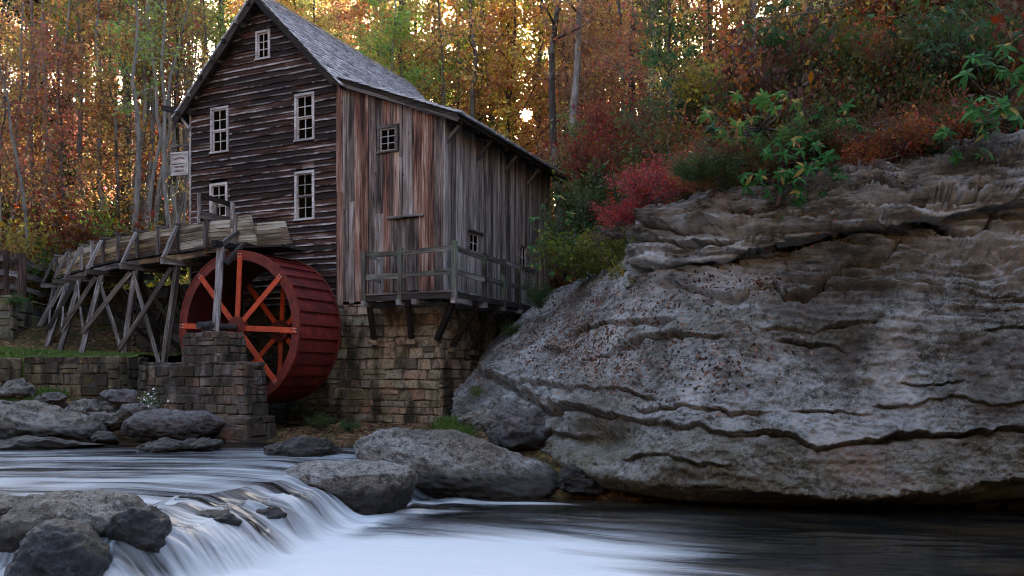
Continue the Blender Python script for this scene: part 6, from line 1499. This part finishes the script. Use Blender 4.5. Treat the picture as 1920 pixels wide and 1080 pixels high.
# ------------------------------------------------------------------ fallen leaves on the rock, bank plants, grass
def litter(name, label, pts, size, seed, mat='litter'):
    rr = np.random.default_rng(seed); V = leaf_cloud(np.array(pts), size, rr, .7, 0.0); V = V.reshape(-1, 4, 3)
    V[:, :, 2] = V[:, :1, 2] + (V[:, :, 2] - V[:, :1, 2]) * .45
    return tag(link(name, mesh_np(name, V.reshape(-1, 3), quads(len(pts))), None, M[mat]), label, kind='stuff')
sel = np.random.default_rng(8); pts = []
nc_, nr_ = CPXg.shape
I = sel.integers(0, nc_ - 1, 60000); J = sel.integers(0, nr_, 60000); px_s = CPXg[I, J]; py_s = CPYg[I, J]
dens = 1.0 * np.exp(-(((px_s - 1075) / 105) ** 2 + ((py_s - 620) / 65) ** 2)) + .8 * np.exp(-(((px_s - 1150) / 90) ** 2 + ((py_s - 545) / 28) ** 2)) + .03 * np.exp(-(((px_s - 1360) / 60) ** 2 + ((py_s - 660) / 100) ** 2)) + .12 * np.exp(-(((px_s - 1420) / 100) ** 2 + ((py_s - 532) / 18) ** 2)) + .6 * np.exp(-(((px_s - 900) / 35) ** 2 + ((py_s - 700) / 50) ** 2)) + .02
drift = sstep(0.02, 0.30, fbm(CL[I, J, 0] * 1.7, CL[I, J, 2] * 3.2, CL[I, J, 1] * 1.2, 4)); keep = sel.uniform(0, 1, len(I)) < dens * .55 * drift
Pk = CL[I[keep], J[keep]] + CN[I[keep], J[keep]] * .012
litter('fallen_leaves', 'dead brown leaves caught on the shoulder of the cliff', Pk, .055, 3)
rb = np.random.default_rng(12)
def bankpts(n, x0, x1, y0, y1, h_=0.02): xs = rb.uniform(x0, x1, n); ys = rb.uniform(y0, y1, n); return np.stack([xs, ys, ground_z(xs, ys) + h_], -1)
litter('fallen_leaves', 'scattered dead leaves on the dark bank below the foundation', bankpts(1500, -5.5, 0, 17.6, 20.8), .07, 5)
tp = rb.uniform(0, 1, (1400, 2)); tx = -14.5 + 4.5 * tp[:, 0]; ty = 22.2 + 3.4 * tp[:, 1]; litter('fallen_leaves', 'pale leaves on the grass terrace under the flume', np.stack([tx, ty, terr(tx, ty) + .02], -1), .08, 6)
litter('fallen_leaves', 'leaf litter over the forest floor', np.concatenate([bankpts(9000, -25, -9.5, 28, 45, .03), bankpts(5000, 0, 9, 24, 42, .03)]), .16, 7)
def grass(name, label, base, h_, seed, w_=.012):
    rr = np.random.default_rng(seed); n = len(base); base = np.asarray(base); a = rr.uniform(0, 6.28, n); d = np.stack([np.cos(a), np.sin(a), 0 * a], -1) * w_; tip = base + np.stack([rr.normal(0, .35, n), rr.normal(0, .35, n), np.ones(n)], -1) * (h_ * rr.uniform(.5, 1.2, n))[:, None]; mid = (base + tip) / 2 + rr.normal(0, .01, (n, 3))
    V = np.stack([base - d, base + d, mid + d * .7, tip, ], 1); return tag(link(name, mesh_np(name, V.reshape(-1, 3), quads(n)), None, M['grassblade']), label, kind='stuff')
tp = rb.uniform(0, 1, (16000, 2)); tx = -14.8 + 4.7 * tp[:, 0]; ty = 21.9 + 4.5 * tp[:, 1]; grass('grass', 'short green grass on the terrace', np.stack([tx, ty, terr(tx, ty) - .01], -1), .10, 1)
grass('grass', 'tuft of green grass between the biggest boulder and the cliff', np.concatenate([bankpts(2200, -1.7, -.9, 18.0, 19.4, 0)]), .22, 2)
gx = rb.uniform(-13.5, -11.4, 2500); gy = rb.uniform(20.6, 21.5, 2500); grass('grass', 'green grass at the foot of the retaining wall', np.stack([gx, gy, ground_z(gx, gy)], -1), .16, 3)
for k, (px_, py_, Y, s, lab) in enumerate(((600, 790, 19.6, .30, 'dark green fern-like plant at the foot of the foundation behind the wheel'), (655, 795, 19.3, .22, 'second low green plant left of the biggest boulder'), (900, 730, 20.0, .25, 'small yellow-green plant on the rock by the foundation'), (960, 615, 22.0, .28, 'small green plant on the rock under the balcony'), (345, 590, 24.3, .45, 'pale green shrub glimpsed left of the wheel'), (30, 560, 25.2, .3, 'green plant spilling over the abutment wall'), (830, 800, 19.0, .25, 'leafy plant beside the grass tuft'))):
    shrub('mid2', P(px_, py_ + 12, Y), s * 1.1, 'green' if k != 2 else 'lime', lab, name='plant')
dz_ = thing('wildflowers', 'clump of small white flowers at the left foot of the pier wall', 'flowers', tuple(P(280, 750, 19.5)))
rr = np.random.default_rng(3); fp_ = rr.normal(0, .12, (60, 3)); cm = mesh_np('petals', leaf_cloud(fp_, .05, rr, .9), quads(60)); M['petal'] = plain('white_petal', (.75, .75, .78), .7, amt=.1); link('petals', cm, dz_, M['petal'])
fl2 = mesh_np('leaves', leaf_cloud(rr.normal(0, .15, (300, 3)) - np.array([0, 0, .1]), .07, rr, .4), quads(300)); o = link('leaves', fl2, dz_, M['leaf']); o.color = (.06, .12, .03, 1)

# ------------------------------------------------------------------ the low sun's disc seen through the wood
ds = 900.0; sp_ = sdir * ds; bm = bmesh.new(); bmesh.ops.create_icosphere(bm, subdivisions=3, radius=ds * math.tan(math.radians(.42))); me = bpy.data.meshes.new('sun'); bm.to_mesh(me); bm.free()
t = NT('sun_disc'); em = t.new('ShaderNodeEmission'); em.inputs[0].default_value = (1, .86, .6, 1); em.inputs[1].default_value = 60; t.l.new(em.outputs[0], t.out.inputs['Surface'])
so = link('sun', me, None, t.m); so.location = sp_; tag(so, kind='structure')


# a real gap in the leaves where the low sun comes through; trunks stand beside it
sv_ = np.array(sdir)
def sun_ang(o, n_lim=None):
    mw = np.array(o.parent.matrix_basis if False else (Matrix.Translation(o.parent.location) @ o.parent.rotation_euler.to_matrix().to_4x4() @ Matrix.Diagonal((*o.parent.scale, 1)))); n_ = len(o.data.vertices); co = np.empty(n_ * 3, np.float32); o.data.vertices.foreach_get('co', co); co = co.reshape(-1, 3)[:n_lim]
    w = co @ mw[:3, :3].T + mw[:3, 3]; a_ = w @ sv_; return np.degrees(np.linalg.norm(w - a_[:, None] * sv_, axis=1) / np.maximum(a_, .1))
for o in [o for o in bpy.data.objects if o.name.startswith('trunk')]:
    q = np.array(o.parent.location) + np.array([0, 0, 8.0]); al = q @ sv_
    if np.linalg.norm(q - al * sv_) > 14: continue
    for _k in range(12):
        g = sun_ang(o, 13 * 7).min()
        if g > .62: break
        o.parent.location.x += (1 if o.parent.location.x / o.parent.location.y > .0178 else -1) * .012 * o.parent.location.y
for o in [o for o in bpy.data.objects if o.name.startswith('crown')]:
    p = o.parent; pl = np.array(p.location)
    q = pl + np.array([0, 0, 8.0]); al = q @ sv_; off = np.linalg.norm(q - al * sv_)
    if off > 14: continue
    mw = np.array(Matrix.Translation(p.location) @ p.rotation_euler.to_matrix().to_4x4() @ Matrix.Diagonal((*p.scale, 1))); n_ = len(o.data.vertices); co = np.empty(n_ * 3, np.float32); o.data.vertices.foreach_get('co', co); co = co.reshape(-1, 3)
    w = co @ mw[:3, :3].T + mw[:3, 3]; c_ = w.reshape(-1, 4, 3).mean(1); a_ = c_ @ sv_; ang = np.degrees(np.linalg.norm(c_ - a_[:, None] * sv_, axis=1) / np.maximum(a_, .1)); bad = ang < .40 + .12 * np.sin(a_ * 7)
    if bad.any():
        me = mesh_np('crown', co.reshape(-1, 4, 3)[~bad].reshape(-1, 3), quads(int((~bad).sum()))); me.materials.append(M['leaf']); o.data = me
